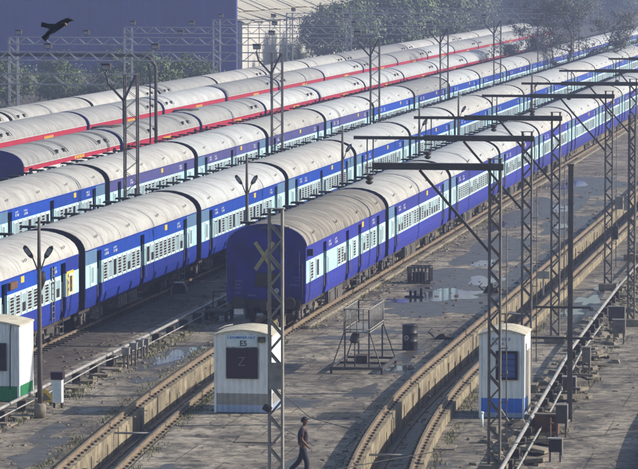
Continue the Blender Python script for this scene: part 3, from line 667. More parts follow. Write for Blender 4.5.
# T2: long blue train behind
P2 = 22.85; Y2 = 133.4 - 0.6 - 22.85
for i in range(14):
    up = 'blue'; lo = 'indigo' if i in (0, 1, 2) else 'blue'
    dd, ww = GS if i in (0, 1, 3) else SL
    c = coach('middle blue train', i, TX['T2'], Y2 + P2 * i, LB + 0.25, 'icf', B(upper=up, lower=lo, roof=('roof_cream', 'roof_cream', 'roof_white', 'roof_cream', 'roof_white', 'roof_white', 'roof_cream')[i % 7], end='slate' if i else 'indigo'), dd, ww,
              f'blue coach with pale cyan window band, {ORD[i]} from the left in the middle blue train', i < 5, win_seed=2)
    if i == 0:
        put('yellow_panel', MB().add([(0.01, -0.55, 1.72), (0.01, 0.55, 1.72), (0.01, 0.55, 2.62), (0.01, -0.55, 2.62)], [(0, 1, 2, 3)]).mesh('yellow_panel', 'yellow'), c, (HW + 0.006, 19.9 + 0.35, 0))
        yk = MB()
        for z in (1.9, 2.15, 2.4):
            for y in (-0.35, -0.1, 0.15): yk.box(0.014, 0.02, y, y + 0.18, z, z + 0.1)
        struct(yk.obj('panel_lettering', 'under', c, (HW + 0.004, 20.25, 0)), 'stuff')
        lk = MB()
        for y in (-0.2, 0.2): lk.box(0.01, 0.05, y - 0.03, y + 0.03, 1.0, 3.0)
        for z in range(9): lk.box(0.015, 0.045, -0.2, 0.2, 1.1 + z * 0.22, 1.14 + z * 0.22)
        lk.obj('ladder', 'underlit', c, (HW, 17.4, 0))
        MB().box(0, 0.12, -0.5, 0.5, -0.12, 0.12).obj('roller_blind_box', 'rust', c, (HW, 11.3, 2.86))
        ht = MB(); ht.tube([(0.05, 0, 0.6), (0.12, 0.05, 0.35), (0.1, -0.05, 0)], [0.2, 0.16, 0.05], 8); ht.obj('hanging_cloth', 'black', c, (HW, 15.3, 2.35))
# T3: far blue train
P3 = 22.75; Y3 = 175.9 - 0.6 - 22.75 * 1
for i in range(18):
    up = ('blue', 'violet', 'violet', 'violet', 'violet', 'blue', 'indigo', 'blue')[i] if i < 8 else ('blue', 'indigo')[i % 2]
    dd, ww = GS if i in (0, 2) else SL
    coach('rear blue train', i, TX['T3'], Y3 + P3 * i, LB + 0.15, 'icf', B(upper=up, lower=up, end='slate' if i % 2 == 0 else up, roof='roof_cream' if i in (0, 1, 3, 8, 12) else 'roof_grey' if i in (6, 10) else 'roof_white'), dd, ww,
          f'blue coach, {ORD[i]} from the left in the rear blue train', False, win_seed=3)
# T4, T5, T6: red-striped and cream-roofed trains
def lhb(train, key, y0, pitch, n0, bands, side, desc, straps, seed):
    for i in range(n0):
        L = pitch - 0.95
        b = bands(i); nm = desc(i)
        doors = [1.5, L - 1.5] if side(i) else []
        ww = [(3.6 + k * 1.72, 0.95 if (k + i) % 3 else 0.1) for k in range(int((L - 6.5) / 1.72) + 1)]
        c = coach(train, i, TX[key], y0 + pitch * i, L, 'lhb', b, doors, ww if side(i) else [], nm, False, win_seed=seed, side=side(i))
        for y in straps(i, L): put('roof_straps', ME['roof_straps'], c, (0, y, 0))
        if key == 'T4' and i in (1, 2): put('roof_hatch', ME['roof_hatch'], c, (-0.2, 2.0, 0))
        put('yellow_lettering', ME['yellow_marks'], c, (HW + 0.002, L * 0.55, 2.98 if i == 0 else 2.86))
        if i == 0 and key == 'T4': put('buffer_beam', ME['buffers'], c, (0, -0.06, 0))
rb = lambda i: dict(zu=2.84 if i == 0 else 2.58, upper='red', band='white', lower='white', end='red', roof='roof_grey' if i < 3 else 'roof_white', endw='endblue')
rb5 = lambda i: dict(zu=2.66, upper='red', band='white', lower='white', end='red', roof='roof_white' if i in (0, 3, 6, 9) else 'roof_grey', endw='endblue')
rb6 = lambda i: dict(upper='violet', band='white', lower='white', end='violet', roof='roof_grey' if i in (3, 7, 8) else 'roof_cream', endw='black')
lhb('front red-striped train', 'T4', 187.0, 24.75, 12, rb, lambda i: True, lambda i: f'red-striped coach, {ORD[i]} from the near end of the front red-striped train', lambda i, L: (L * 0.30, L - 6.0) if i in (0, 1) else (L - 5.5,), 4)
lhb('rear red-striped train', 'T5', 186.2, 24.9, 15, rb5, lambda i: False, lambda i: f'red-striped coach, {ORD[i]} from the left in the rear red-striped train', lambda i, L: (0.4,) if i % 2 else (L - 5.5,), 5)
lhb('cream-roofed train', 'T6', 212.0, 24.6, 15, rb6, lambda i: False, lambda i: f'cream-roofed coach, {ORD[i]} from the left in the rearmost train', lambda i, L: (L - 5.0,) if i % 2 == 0 else (0.8,), 6)

# ------------------------------------------------------------------ lattice masts
def lattice_mast(name, label, x, y, h, w_=0.36, d_=0.20, m='steel', single=True, pitch=0.36, group=None, z0=GZ, cat='mast'):
    root = thing(name, label, cat, (x, y, z0), 0, group)
    fw_ = 0.055
    for s in (-1, 1):   # two channels with flanges
        c = MB(); xo = s * w_ / 2
        c.box(*sorted((xo, xo - s * 0.012)), -d_ / 2, d_ / 2, 0, h)
        for q in (-1, 1): c.box(*sorted((xo - s * 0.012, xo - s * fw_)), *sorted((q * d_ / 2, q * (d_ / 2 - 0.012))), 0, h)
        c.obj('channel', m, root)
    nb = int((h - 0.5) / pitch)
    fa = MB().bar((-w_ / 2 + 0.02, -d_ / 2 - 0.008, 0), (w_ / 2 - 0.02, -d_ / 2 - 0.008, pitch), 0.01, 0.05, up=(1, 0, 0)).mesh('lacing_bar', m)
    fb = MB().bar((w_ / 2 - 0.02, -d_ / 2 - 0.008, 0), (-w_ / 2 + 0.02, -d_ / 2 - 0.008, pitch), 0.01, 0.05, up=(1, 0, 0)).mesh('lacing_bar', m)
    back = MB()
    for i in range(nb):
        z = 0.25 + i * pitch
        if single: put('lacing_bar', fa if i % 2 else fb, root, (0, 0, z))
        s = 1 if i % 2 else -1
        back.bar((-s * (w_ / 2 - 0.02), d_ / 2 + 0.008, z), (s * (w_ / 2 - 0.02), d_ / 2 + 0.008, z + pitch), 0.01, 0.05, up=(1, 0, 0))
        if not single: back.bar((-s * (w_ / 2 - 0.02), -d_ / 2 - 0.008, z), (s * (w_ / 2 - 0.02), -d_ / 2 - 0.008, z + pitch), 0.01, 0.05, up=(1, 0, 0))
    back.obj('back_lacing', m, root)
    MB().box(-w_ / 2 - 0.03, w_ / 2 + 0.03, -d_ / 2 - 0.03, d_ / 2 + 0.03, h, h + 0.02).obj('cap_plate', m, root)
    MB().box(-w_ / 2 - 0.2, w_ / 2 + 0.2, -d_ / 2 - 0.25, d_ / 2 + 0.25, 0, 0.28).obj('footing', 'conc', root)
    return root
m0 = lattice_mast('lattice_mast', 'pale lattice mast without a boom rising in front of the numbered hut', -16.04, 92.34, 7.75, 0.40, 0.2, 'steel_light', pitch=0.42)
MB().box(-0.17, 0.17, -0.115, -0.10, 3.05, 3.75).obj('number_plate', 'steel_light', m0)
MB().bar((-0.3, -0.12, 2.6), (-0.12, -0.14, 2.5), 0.16, 0.14).obj('insulator', 'under', m0)

BOOM = [(-11.06, 98.94, 'nearest boom mast, standing before the blue-banded hut', 3.75), (-12.15, 118.09, 'second boom mast, rising from behind the blue-banded hut', 5.75), (-12.67, 133.5, 'third boom mast, right behind the plain dark post', 5.3),
        (-12.47, 155.48, 'fourth boom mast with pale box, left of the tracks edge', 5.5), (-12.61, 171.31, 'fifth boom mast at the right edge of the picture', 5.3),
        (-12.7, 191.3, 'sixth boom mast, boom entering from the right edge', 5.3), (-12.7, 215, 'seventh boom mast, farthest boom entering from the right', 4.6)]
BH = 8.35
for i, (x, y, lb, bl) in enumerate(BOOM):
    BH = 8.35 + (0.16 if i == 0 else 0.0)
    r = lattice_mast('boom_mast', 'lattice ' + lb, x, y, BH + 0.22, 0.36, 0.22, 'steel', single=i < 5, group='boom masts along the empty pit track')
    MB().box(-min(bl, 3.4), 0.22, -0.15, -0.125, BH - 0.09, BH + 0.08).box(-min(bl, 3.4), 0.22, 0.125, 0.15, BH - 0.09, BH + 0.08).box(-min(bl, 3.4), 0.22, -0.15, 0.15, BH + 0.081, BH + 0.095).obj('boom', 'steel_dark', r)
    if bl > 3.8: MB().box(-bl, -3.402, -0.05, 0.05, BH - 0.06, BH + 0.05).obj('boom_extension', 'steel_dark', r)
    MB().bar((-2.1, 0, BH - 0.1), (-0.15, 0, BH - 2.35), 0.07, 0.07).obj('strut', 'steel_dark', r)
    if 0 < i:
        dp = MB(); e = -bl + 0.55
        for q in (-0.1, 0.1): dp.bar((e + q, 0, BH), (e + q, 0, BH - 1.25), 0.04, 0.04)
        dp.bar((e - 0.15, 0, BH - 1.0), (e + 0.15, 0, BH - 1.0), 0.05, 0.05); dp.obj('drop_bracket', 'steel', r)
        ins = MB(); ins.lathe([(0.05, 0), (0.12, 0.05), (0.13, 0.1), (0.06, 0.13), (0.13, 0.18), (0.14, 0.24), (0.05, 0.3)], 12, 0, (e - 0.03, 0, BH - 1.55)); ins.obj('insulator', 'under', r)
    sw = MB(); sw.box(0.2, 0.42, -0.12, 0.12, 2.2, 2.75); sw.obj('switch_box', 'steel_dark', r) if i == 3 else None
    if i < 4:
        rg = MB()
        for k in range(6): rg.tube([(0.18, 0, 2.0 + k * 0.75), (0.36, 0, 2.0 + k * 0.75), (0.36, 0, 2.0 + k * 0.75 + 0.12)], 0.014, 5)
        rg.tube([(0.33, 0, 1.0), (0.33, 0, 6.8)], 0.018, 5); rg.obj('climbing_rungs', 'steel', r)
    if i == 1: MB().box(0.35, 0.75, -0.02, 0.0, 3.75, 4.0).bar((0.55, -0.01, 3.75), (0.55, -0.01, 3.2), 0.05).obj('notice_plate', 'pipe', r)
    if i == 3: MB().box(0.28, 0.62, -0.1, 0.1, 3.5, 4.05).box(0.66, 0.84, -0.03, 0.0, 3.45, 4.1, 1).obj('junction_box', ['steel_light', 'pipe'], r)
# portals over the rear tracks
PY = [169.2, 210.0, 250.0, 288.5, 327.0, 367.0, 407.0]
PXR, PXL, PH = -36.4, -62.3, 8.75
for i, y in enumerate(PY):
    r = thing('overhead_gantry', f'lattice steel gantry spanning the rear trains, {ORD[i]} from the camera', 'gantry', (0, y, GZ), 0, 'gantries over the rear trains')
    for x in (PXR, PXL):
        c = MB(); w_ = 0.62
        for a in (-1, 1):
            for b in (-1, 1): c.box(x + a * w_ / 2 - 0.035, x + a * w_ / 2 + 0.035, b * 0.2 - 0.03, b * 0.2 + 0.03, 0, PH - (0.0 if x == PXR or a else 0))
        nb = int((PH - 0.1) / 0.5)
        for k in range(nb):
            s = 1 if k % 2 else -1
            for b in (-1, 1): c.bar((x + s * w_ / 2, b * 0.2, k * 0.5 + 0.1), (x - s * w_ / 2, b * 0.2, k * 0.5 + 0.6), 0.02, 0.06, up=(0, 1, 0))
        c.obj('lattice_column', 'steel' if x == PXR else 'galv', r)
    if True:
        bm_ = MB(); x0, x1 = PXL - 0.3, PXR + 0.3
        for z in (PH - 0.5, PH): 
            for b in (-0.16, 0.16): bm_.box(x0, x1, b - 0.025, b + 0.025, z - 0.028, z + 0.028)
        k = 0; x = x0
        while x < x1 - 0.6:
            s = k % 2
            for b in (-0.16, 0.16): bm_.bar((x, b, PH - 0.5 * s), (x + 0.62, b, PH - 0.5 * (1 - s)), 0.02, 0.05, up=(0, 1, 0))
            x += 0.62; k += 1
        bm_.obj('truss_beam', 'galv', r)
        yb = MB()
        yb.bar((PXR - 0.31, -0.24, PH - 1.25), (PXR - 1.05, -0.24, PH - 0.45), 0.10); yb.bar((PXR - 0.31, -0.24, PH - 1.25), (PXR + 0.28, -0.24, PH - 0.02), 0.10)
        yb.bar((PXR - 1.05, -0.24, PH - 0.48), (PXR - 1.2, -0.2, PH + 0.1), 0.08); yb.bar((PXR - 0.31, -0.24, PH - 1.2), (PXR - 0.31, -0.24, PH - 2.4), 0.10)
        yb.obj('knee_brace', 'steel_dark', r)
        for q, fx in enumerate((-37.6, -43.7, -50.2, -57.0, -61.9)):
            px = 905 - (-fx) * 3600 / y
            if px < -15: continue
            pos = ('right end', 'second position from its right end', 'middle', 'second position from its left end', 'left end')[q]
            f = thing('floodlight', f'dark boxy floodlight at the {pos} of the {ORD[i]} gantry', 'floodlight', (fx, y, GZ + PH + 0.04), R(-8), 'floodlights on the gantries'); f.scale = (0.72, 0.72, 0.72)
            MB().box(-0.03, 0.03, -0.03, 0.03, 0, 0.28).obj('stem', 'steel_dark', f)
            hb = MB().prof_y([(-0.28, 0.22), (0.28, 0.22), (0.3, 0.66), (-0.3, 0.66)], -0.16, 0.2); hb.obj('housing', 'under', f)
            MB().box(-0.24, 0.24, -0.172, -0.161, 0.26, 0.52).obj('lens', 'lampglass', f)
            MB().box(-0.33, 0.33, -0.3, -0.16, 0.64, 0.68).obj('visor', 'steel_dark', f)
# curved pipe frame behind the rear blue train
cp = thing('pipe_arch', 'dark curved pipe arch standing between the red-striped train and rear blue train', 'pipe', (0, 212.5, GZ))
pts = [(-44.2, 0, 0), (-44.2, 0, 7.6)] + [(-44.2 - 0.9 * (1 - math.cos(a)), 0, 7.6 + 0.9 * math.sin(a)) for a in [R(18 * k) for k in range(1, 6)]] + [(-57, 0, 8.5)]
MB().tube(pts, 0.10, 10).obj('arch_pipe', 'steel_dark', cp)
MB().tube([(-44.55, 0, 0), (-44.55, 0, 7.5), (-44.7, 0, 8.0)], 0.045, 6).obj('conduit', 'steel_dark', cp)
MB().tube([(-57, 0, 0), (-57, 0, 8.5)], 0.10, 10).obj('far_post', 'steel_dark', cp)

# ------------------------------------------------------------------ posts and lamp poles
pr = thing('plain_post', 'tall plain dark post standing on the right apron', 'post', (-10.03, 110.58, GZ))
c = MB(); c.box(-0.075, 0.075, -0.08, -0.065, 0, 7.9); c.box(-0.075, 0.075, 0.065, 0.08, 0, 7.9); c.box(-0.015, 0.015, -0.065, 0.065, 0, 7.9); c.obj('beam', 'pole', pr)
MB().box(-0.1, 0.1, -0.09, 0.09, 7.9, 7.96).obj('cap', 'pole', pr)
for z, xl in ((3.55, 0.85), (2.6, 0.9)): MB().bar((-xl - 0.3, -0.1, z), (xl - 0.2, -0.1, z), 0.05, 0.07).obj('cross_arm', 'steel_dark', pr)
MB().box(0.1, 0.32, -0.05, 0.05, 1.0, 1.06).obj('step_iron', 'steel_dark', pr)
pr2 = lattice_mast('signal_post', 'dark lattice post at the right edge beside the pipe boxes', -10.35, 140.2, 8.2, 0.3, 0.2, 'steel', single=False, cat='post')
LAMPS = [(-26.36, 108.92, 'double lamp pole beside the green-banded hut'), (-26.62, 146.3, 'double lamp pole left of the X-marked van'), (-26.62, 172.0, 'lamp pole behind the stained van roof'),
         (-26.62, 200.0, 'thin lamp pole, fourth from the left'), (-26.62, 218.0, 'thin lamp pole, fifth from the left'), (-26.62, 262.0, 'thin lamp pole, farthest in the row')]
for x, y, lb in LAMPS:
    r = thing('lamp_pole', lb, 'lamp pole', (x, y, GZ), 0, 'lamp poles between the blue trains')
    MB().tube([(0, 0, 0), (0, 0, 2.2), (0, 0, 4.6), (0, 0, 6.25)], [0.085, 0.08, 0.065, 0.045], 10).obj('pole', 'pole', r)
    MB().lathe([(0.19, 0), (0.19, 0.42), (0.15, 0.46)], 14).obj('footing', 'conc', r)
    for s in ((-1, 1) if y < 150 else (1,)):
        MB().tube([(0.03 * s, 0, 4.55), (0.14 * s, -0.02, 4.85), (0.22 * s, -0.05, 5.05)], 0.022, 6).obj('lamp_arm', 'pole', r)
        hd = MB(); d = Vector((0.42 * s, -0.12, 0.62)).normalized(); p = Vector((0.2 * s, -0.05, 5.0)); side = d.cross(Vector((0, 1, 0.2))).normalized(); nrm = side.cross(d)
        ring_ = []
        for t, ww in ((0, 0.04), (0.1, 0.08), (0.3, 0.09), (0.4, 0.07), (0.45, 0.025)):
            q = p + d * t; ring_ += [q + side * ww - nrm * 0.03, q - side * ww - nrm * 0.03, q - side * ww * 0.7 + nrm * 0.05, q + side * ww * 0.7 + nrm * 0.05]
        hd.add(ring_, [(4 * k + j, 4 * k + (j + 1) % 4, 4 * k + 4 + (j + 1) % 4, 4 * k + 4 + j) for k in range(4) for j in range(4)] + [(3, 2, 1, 0), (16, 17, 18, 19)])
        hd.obj('lamp_head', 'under', r)
        gl = MB(); q0 = p + d * 0.12 - nrm * 0.034; q1 = p + d * 0.36 - nrm * 0.034
        gl.add([q0 + side * 0.06, q0 - side * 0.06, q1 - side * 0.065, q1 + side * 0.065], [(0, 1, 2, 3)]); gl.obj('lens', 'lampglass', r)

# ------------------------------------------------------------------ huts
def corr_wall(mb, ax, a0, a1, fixed, z0, z1, out, pitch=0.19, depth=0.028, mi=0):
    """corrugated sheet; ax 'x' runs along x at y=fixed, 'y' runs along y at x=fixed; out is the outward sign"""
    pts = []; a = a0; k = 0
    prof = [(0, 0), (0.28, 0), (0.42, 1), (0.78, 1), (0.92, 0)]
    while a < a1 - 1e-4:
        for f, d in prof:
            if a + f * pitch < a1: pts.append((a + f * pitch, d * depth * out))
        a += pitch
    pts.append((a1, 0)); vs = []
    for q, d in pts:
        for z in (z0, z1): vs.append((q, fixed + d, z) if ax == 'x' else (fixed + d, q, z))
    mb.add(vs, [(2 * i, 2 * i + 2, 2 * i + 3, 2 * i + 1) for i in range(len(pts) - 1)], mi)
def hut(name, label, x0, x1, y0, dep, h, bandm, band_h, basem=None, base_h=0.0, win=None, arch=0.16):
    r = thing(name, label, 'hut', ((x0 + x1) / 2, y0, GZ + 0.004)); W = (x1 - x0) / 2
    zs = []; z = 0.02
    if basem: zs.append((basem, z, base_h, 'base_panel')); z = base_h
    zs.append((bandm, z, band_h, 'painted_band')); zs.append(('hutwhite', band_h, h, 'wall'))
    for m, a, b, nm in zs:
        f = MB(); corr_wall(f, 'x', -W, W, 0, a, b, -1); f.obj('front_' + nm, m, r)
        s_ = MB(); corr_wall(s_, 'y', 0, dep, W, a, b, 1); s_.obj('side_' + nm, m, r)
        t = MB(); corr_wall(t, 'y', 0, dep, -W, a, b, -1); corr_wall(t, 'x', -W, W, dep, a, b, 1); t.obj('rear_' + nm, m, r)
    for sx in (-1, 1):
        for yy in (0, dep): MB().box(sx * W - 0.035, sx * W + 0.035, yy - 0.035, yy + 0.035, 0, h + 0.01).obj('corner_post', 'hutwhite', r)
    n = 10; pts = [(-W - 0.06 + (2 * W + 0.12) * i / n, h + arch * math.sin(math.pi * i / n)) for i in range(n + 1)]
    rf = MB(); out = pts + [(x, z - 0.05) for x, z in pts[::-1]]; rf.prof_y(out, -0.08, dep + 0.08); rf.obj('roof', 'hutroof', r)
    gb = MB(); gb.add([(x, -0.002, z - 0.02) for x, z in pts] + [(W, -0.002, h - 0.02), (-W, -0.002, h - 0.02)], [tuple(range(n + 3))]); gb.obj('gable', 'hutwhite', r)
    MB().box(-W + 0.05, W - 0.05, 0.05, dep - 0.05, 0.0, 0.04).obj('floor_skid', 'under', r)
    return r, W
e5, W = hut('site_hut', 'white corrugated hut marked E5 with a dark Z-marked window', -21.23, -19.46, 111.1, 1.9, 2.48, 'hutgrey', 0.62, 'palegrey', 0.26)
wd = MB().box(-0.47, 0.47, -0.075, -0.034, 1.13, 2.02); wo_ = wd.obj('window', 'maroon', e5, (-0.02, 0, 0))
wf = MB(); 
for a in ((-0.5, 0.5, 1.09, 1.13), (-0.5, 0.5, 2.02, 2.06), (-0.5, -0.47, 1.13, 2.02), (0.47, 0.5, 1.13, 2.02)): wf.box(a[0], a[1], -0.085, -0.03, a[2], a[3])
wf.obj('window_frame', 'under', wo_)
put('z_mark', text_mesh('Z', 0.42, 'hutgrey', 'z_mark', -0.012), wo_, (-0.02, -0.08, 1.62), (R(90), 0, 0))
sg = MB().box(-0.53, 0.45, -0.05, -0.032, 2.10, 2.46).obj('name_board', 'frame', e5)
put('lettering', text_mesh('E5', 0.235, 'doorblue', 'lettering', 0.004), sg, (0.02, -0.06, 2.20), (R(90), 0, 0))
put('lettering', text_mesh('L.EXAMINER HUT', 0.115, 'hutblue', 'lettering', 0.001), sg, (-0.04, -0.06, 2.385), (R(90), 0, 0))
MB().box(0.5, 0.72, -0.14, -0.03, 2.25, 2.42).obj('lamp_box', 'under', e5); MB().tube([(0.62, -0.16, 2.30), (0.62, -0.12, 2.30)], 0.07, 10).obj('lamp_lens', 'weed', e5)
MB().tube([(0.45, -0.07, 2.07), (0.2, -0.09, 2.05), (0.12, -0.07, 2.06)], 0.025, 6).obj('cable_stub', 'under', e5)
MB().tube([(-0.86, -0.06, 2.6), (-0.75, -0.08, 2.66), (-0.6, 0.2, 2.72), (-0.4, 0.4, 2.75)], 0.02, 6).obj('roof_cable', 'pipe', e5)
rh, W = hut('site_hut', 'white corrugated hut with blue lower band, behind the nearest boom mast', -12.87, -11.52, 111.15, 1.75, 2.62, 'hutblue', 0.62, 'palegrey', 0.17)
wd = MB().box(-0.10, 0.42, -0.06, -0.034, 1.28, 2.02).obj('window', 'blueglass', rh)
wf = MB()
for a in ((-0.18, 0.5, 1.2, 1.28), (-0.18, 0.5, 2.02, 2.10), (-0.18, -0.10, 1.28, 2.02), (0.42, 0.5, 1.28, 2.02)): wf.box(a[0], a[1], -0.10, -0.03, a[2], a[3])
for z in (1.46, 1.65, 1.84): wf.box(-0.10, 0.42, -0.075, -0.062, z, z + 0.015)
wf.obj('window_frame', 'black', wd)
fl_ = MB()
for zz, n_ in ((2.42, 6), (2.28, 4)):
    for q in range(n_): fl_.box(-0.3 + q * 0.1, -0.24 + q * 0.1, -0.036, -0.031, zz, zz + 0.09)
fl_.obj('faded_lettering', mat('faded_blue_paint', (0.30, 0.40, 0.58), None, 8, 0.7), rh)
MB().tube([(W_ := 0.70, 0.4, 0.2), (W_, 0.4, 2.3)], 0.03, 6).obj('drain_pipe', 'under', rh)
MB().box(0.69, 0.75, 0.75, 1.45, 0.1, 2.05).obj('door', 'hutgrey', rh)
lh, W = hut('site_hut', 'white corrugated hut with green lower band at the left edge', -30.1, -28.0, 112.8, 1.85, 2.48, 'hutgreen', 0.5)
wd = MB().box(-0.05, 0.62, -0.06, -0.034, 1.05, 1.85).obj('window', 'glass', lh)
MB().box(-0.1, 0.67, -0.07, -0.061, 1.0, 1.05).box(-0.1, 0.67, -0.07, -0.061, 1.85, 1.9).box(0.62, 0.67, -0.07, -0.061, 1.05, 1.85).box(-0.1, -0.05, -0.07, -0.061, 1.05, 1.85).obj('window_frame', 'under', wd)
MB().tube([(0.82, -0.06, 2.5), (0.8, -0.08, 2.2), (0.78, -0.06, 0.4)], 0.018, 6).obj('cable', 'under', lh)

# ------------------------------------------------------------------ left service line: pipes, pedestals, pillar
PL = -27.3
pp = thing('service_pipe', 'pale water pipe on low blocks beside the green-banded hut', 'pipe', (PL, 0, 0))
MB().tube([(0, 95, 0.3), (0, 115, 0.32), (0.02, 131, 0.33), (-0.05, 145, 0.34), (-0.1, 170, 0.34), (-0.1, 215, 0.34)], 0.055, 10).obj('main_pipe', 'pipe', pp)
MB().tube([(0.22, 96, 0.12), (0.2, 114, 0.16), (0.28, 121, 0.3), (0.24, 128, 0.1), (0.2, 150, 0.15)], 0.025, 8).obj('side_pipe', 'pipe', pp)
blk = MB().box(-0.14, 0.14, -0.2, 0.2, 0, 0.36).mesh('support_block', 'under')
for i in range(28): put('support_block', blk, pp, (random.uniform(-0.02, .02), 100 + i * 2.6 + random.uniform(-.1, .1), GZ))
pk = thing('pillar_box', 'white electric pillar box with dark lid beside the lamp pole', 'pillar box', (-26.39, 111.46, GZ))
MB().box(-0.15, 0.15, -0.14, 0.14, 0.18, 0.92).obj('cabinet', 'hutwhite', pk); MB().box(-0.19, 0.19, -0.18, 0.18, 0.92, 1.16).obj('lid', 'maroon', pk)
for x in (-0.12, 0.12): MB().box(x - 0.03, x + 0.03, -0.03, 0.03, 0, 0.18).obj('leg', 'under', pk)
MB().box(-0.1, 0.1, -0.146, -0.141, 0.3, 0.8).obj('door', 'frame', pk)
for i, (x, y, h) in enumerate(((-26.59, 122.57, 0.72), (-26.54, 123.6, 0.78), (-26.7, 125.4, 0.7), (-26.75, 126.6, 0.62))):
    r = thing('socket_post', f'grey socket post by the service pipe, {ORD[i]} in its row', 'post', (x, y, GZ), 0, 'socket posts by the service pipe')
    for q in (-0.07, 0.07): MB().box(q - 0.025, q + 0.025, -0.03, 0.03, 0, h - 0.22).obj('leg', 'steel', r)
    MB().box(-0.13, 0.13, -0.09, 0.09, h - 0.22, h).obj('socket_box', ('pipe', 'steel_light')[i % 2], r); MB().box(-0.15, 0.15, -0.11, 0.11, h, h + 0.03).obj('lid', 'steel_light', r)
tb = thing('warning_board', 'yellow triangular board leaning by the lamp pole', 'sign', (-26.95, 112.2, GZ))
t = MB(); t.prof_y([(-0.38, 0.0), (0.38, 0.12), (-0.1, 0.55)], 0, 0.025); o = t.obj('triangle', 'yellow', tb); o.rotation_euler = (R(-18), 0, 0)
t = MB(); t.prof_y([(-0.24, 0.10), (0.16, 0.16), (-0.09, 0.40)], -0.006, -0.002); o = t.obj('inner_triangle', 'xpaint', tb); o.rotation_euler = (R(-18), 0, 0)
# weeds and rubble along the service lines
def weeds(name, fx, ya, yb, nn, seed, m='weed', hmax=0.22, sp=0.3):
    rnd = random.Random(seed); mb = MB()
    cl = [(rnd.uniform(ya, yb), rnd.gauss(0, sp)) for _ in range(nn // 14 + 1)]
    for i in range(nn):
        cy, cx = rnd.choice(cl); y = cy + rnd.gauss(0, 0.6); x = fx(y) + cx + rnd.gauss(0, 0.10); h = rnd.uniform(0.03, hmax * 0.7); a = rnd.uniform(0, 6.28); l = rnd.uniform(0.02, 0.08)
        dx, dy = math.cos(a) * l, math.sin(a) * l; wx, wy = -math.sin(a) * 0.012, math.cos(a) * 0.012
        mb.add([(x - wx, y - wy, pz), (x + wx, y + wy, pz), (x + dx + wx, y + dy + wy, pz + h), (x + dx - wx, y + dy - wy, pz + h * 0.9)], [(0, 1, 2, 3)])
    o = struct(mb.obj(name, m), 'stuff'); o['label'] = 'low weeds growing in the yard joints'; o['category'] = 'weeds'; return o
weeds('weeds', lambda y: -26.9, 100, 150, 1500, 3)
weeds('weeds', lambda y: c_right(y) + 1.35, 98, 150, 1100, 5, hmax=0.16, sp=0.12)
weeds('weeds', lambda y: -11.0, 100, 160, 1400, 6, sp=0.5)
weeds('weeds', lambda y: c_left(y) - 1.3, 96, 130, 700, 8, hmax=0.13, sp=0.1)
weeds('weeds', lambda y: c_right(y) - 1.25, 96, 200, 1100, 9, hmax=0.12, sp=0.08)
weeds('weeds', lambda y: c_left(y) + 1.25, 96, 132, 900, 10, hmax=0.14, sp=0.08)
weeds('weeds', lambda y: -22.4, 137, 230, 1200, 16, hmax=0.14, sp=0.08)
def rubble(fx, ya, yb, nn, seed, sp, m='conc', smax=0.16):
    rnd = random.Random(seed); mb = MB()
    for i in range(nn):
        y = rnd.uniform(ya, yb); x = fx(y) + rnd.gauss(0, sp); s = rnd.uniform(0.02, smax) * rnd.random() + 0.02
        ang = rnd.uniform(0, 3.14); c_, s_ = math.cos(ang), math.sin(ang); a, b, h = s, s * rnd.uniform(0.6, 1.8), s * rnd.uniform(0.4, 1.0)
        P = [(-a, -b, 0), (a, -b * rnd.uniform(.6, 1.1), 0), (a * rnd.uniform(.7, 1), b, 0), (-a, b, 0)]; T = [(p[0] * rnd.uniform(.5, .95), p[1] * rnd.uniform(.5, .95), h * rnd.uniform(.7, 1.2)) for p in P]
        mb.add([(x + p[0] * c_ - p[1] * s_, y + p[0] * s_ + p[1] * c_, pz + p[2] - 0.005) for p in P + T], [(4, 5, 6, 7), (0, 1, 5, 4), (1, 2, 6, 5), (2, 3, 7, 6), (3, 0, 4, 7)])
    o = struct(mb.obj('rubble', m), 'stuff'); o['label'] = 'loose rubble and clods along the pipes'; return o
rubble(lambda y: -27.0, 100, 150, 500, 11, 0.3); rubble(lambda y: -11.0 - 0.006 * (y - 100), 96, 165, 1100, 12, 0.45, smax=0.22)
rubble(lambda y: -19.5, 95, 200, 260, 13, 3.0, smax=0.05, m='clip'); rubble(lambda y: -9.3, 95, 160, 120, 14, 1.2, smax=0.05)
rubble(lambda y: -24.9, 96, 132, 200, 15, 0.8, smax=0.05)
rubble(lambda y: c_right(y) - 1.5, 94, 220, 500, 17, 0.25, smax=0.06, m='clip')
rubble(lambda y: -22.1, 136, 230, 400, 18, 0.3, smax=0.07)
rubble(lambda y: -18.8, 140, 240, 300, 19, 1.8, smax=0.09, m='clip')
rubble(lambda y: -29.0, 100, 180, 400, 20, 0.6, smax=0.08, m='clip')
slabm = MB().box(-0.5, 0.5, -0.35, 0.35, 0, 0.09).mesh('slab', 'conc')
for i in range(14):
    y = 101 + i * 2.1
    if 109.5 < y < 112: continue
    o = put('drain_slab', slabm, None, (-10.35 - 0.013 * (y - 100) + random.uniform(-.1, .1), y, pz + random.uniform(0.03, 0.12)), (random.uniform(-.12, .12), random.uniform(-.16, .16), random.uniform(-.7, .7))); o.scale = (random.uniform(.5, 1.1), random.uniform(.5, 1.3), random.uniform(.6, 1.4))
    tag(o, 'loose concrete drain slab along the right-hand pale pipes', 'slab', 'loose drain slabs by the right-hand pipes')
for i in range(12):
    y = 103 + i * 1.9
    o = put('drain_slab', slabm, None, (-26.95 + random.uniform(-.06, .06), y, pz + random.uniform(0.0, 0.04)), (random.uniform(-.04, .04), random.uniform(-.05, .05), random.uniform(-.12, .12)), )
    o.scale = (0.55, 0.9, 0.8)
    tag(o, 'small concrete drain slab beside the left-hand pale pipe', 'slab', 'drain slabs by the left-hand pipe')
wp = thing('white_bracket', 'white bent pipe bracket standing beside the middle blue train', 'bracket', (-29.75, 147.5, GZ))
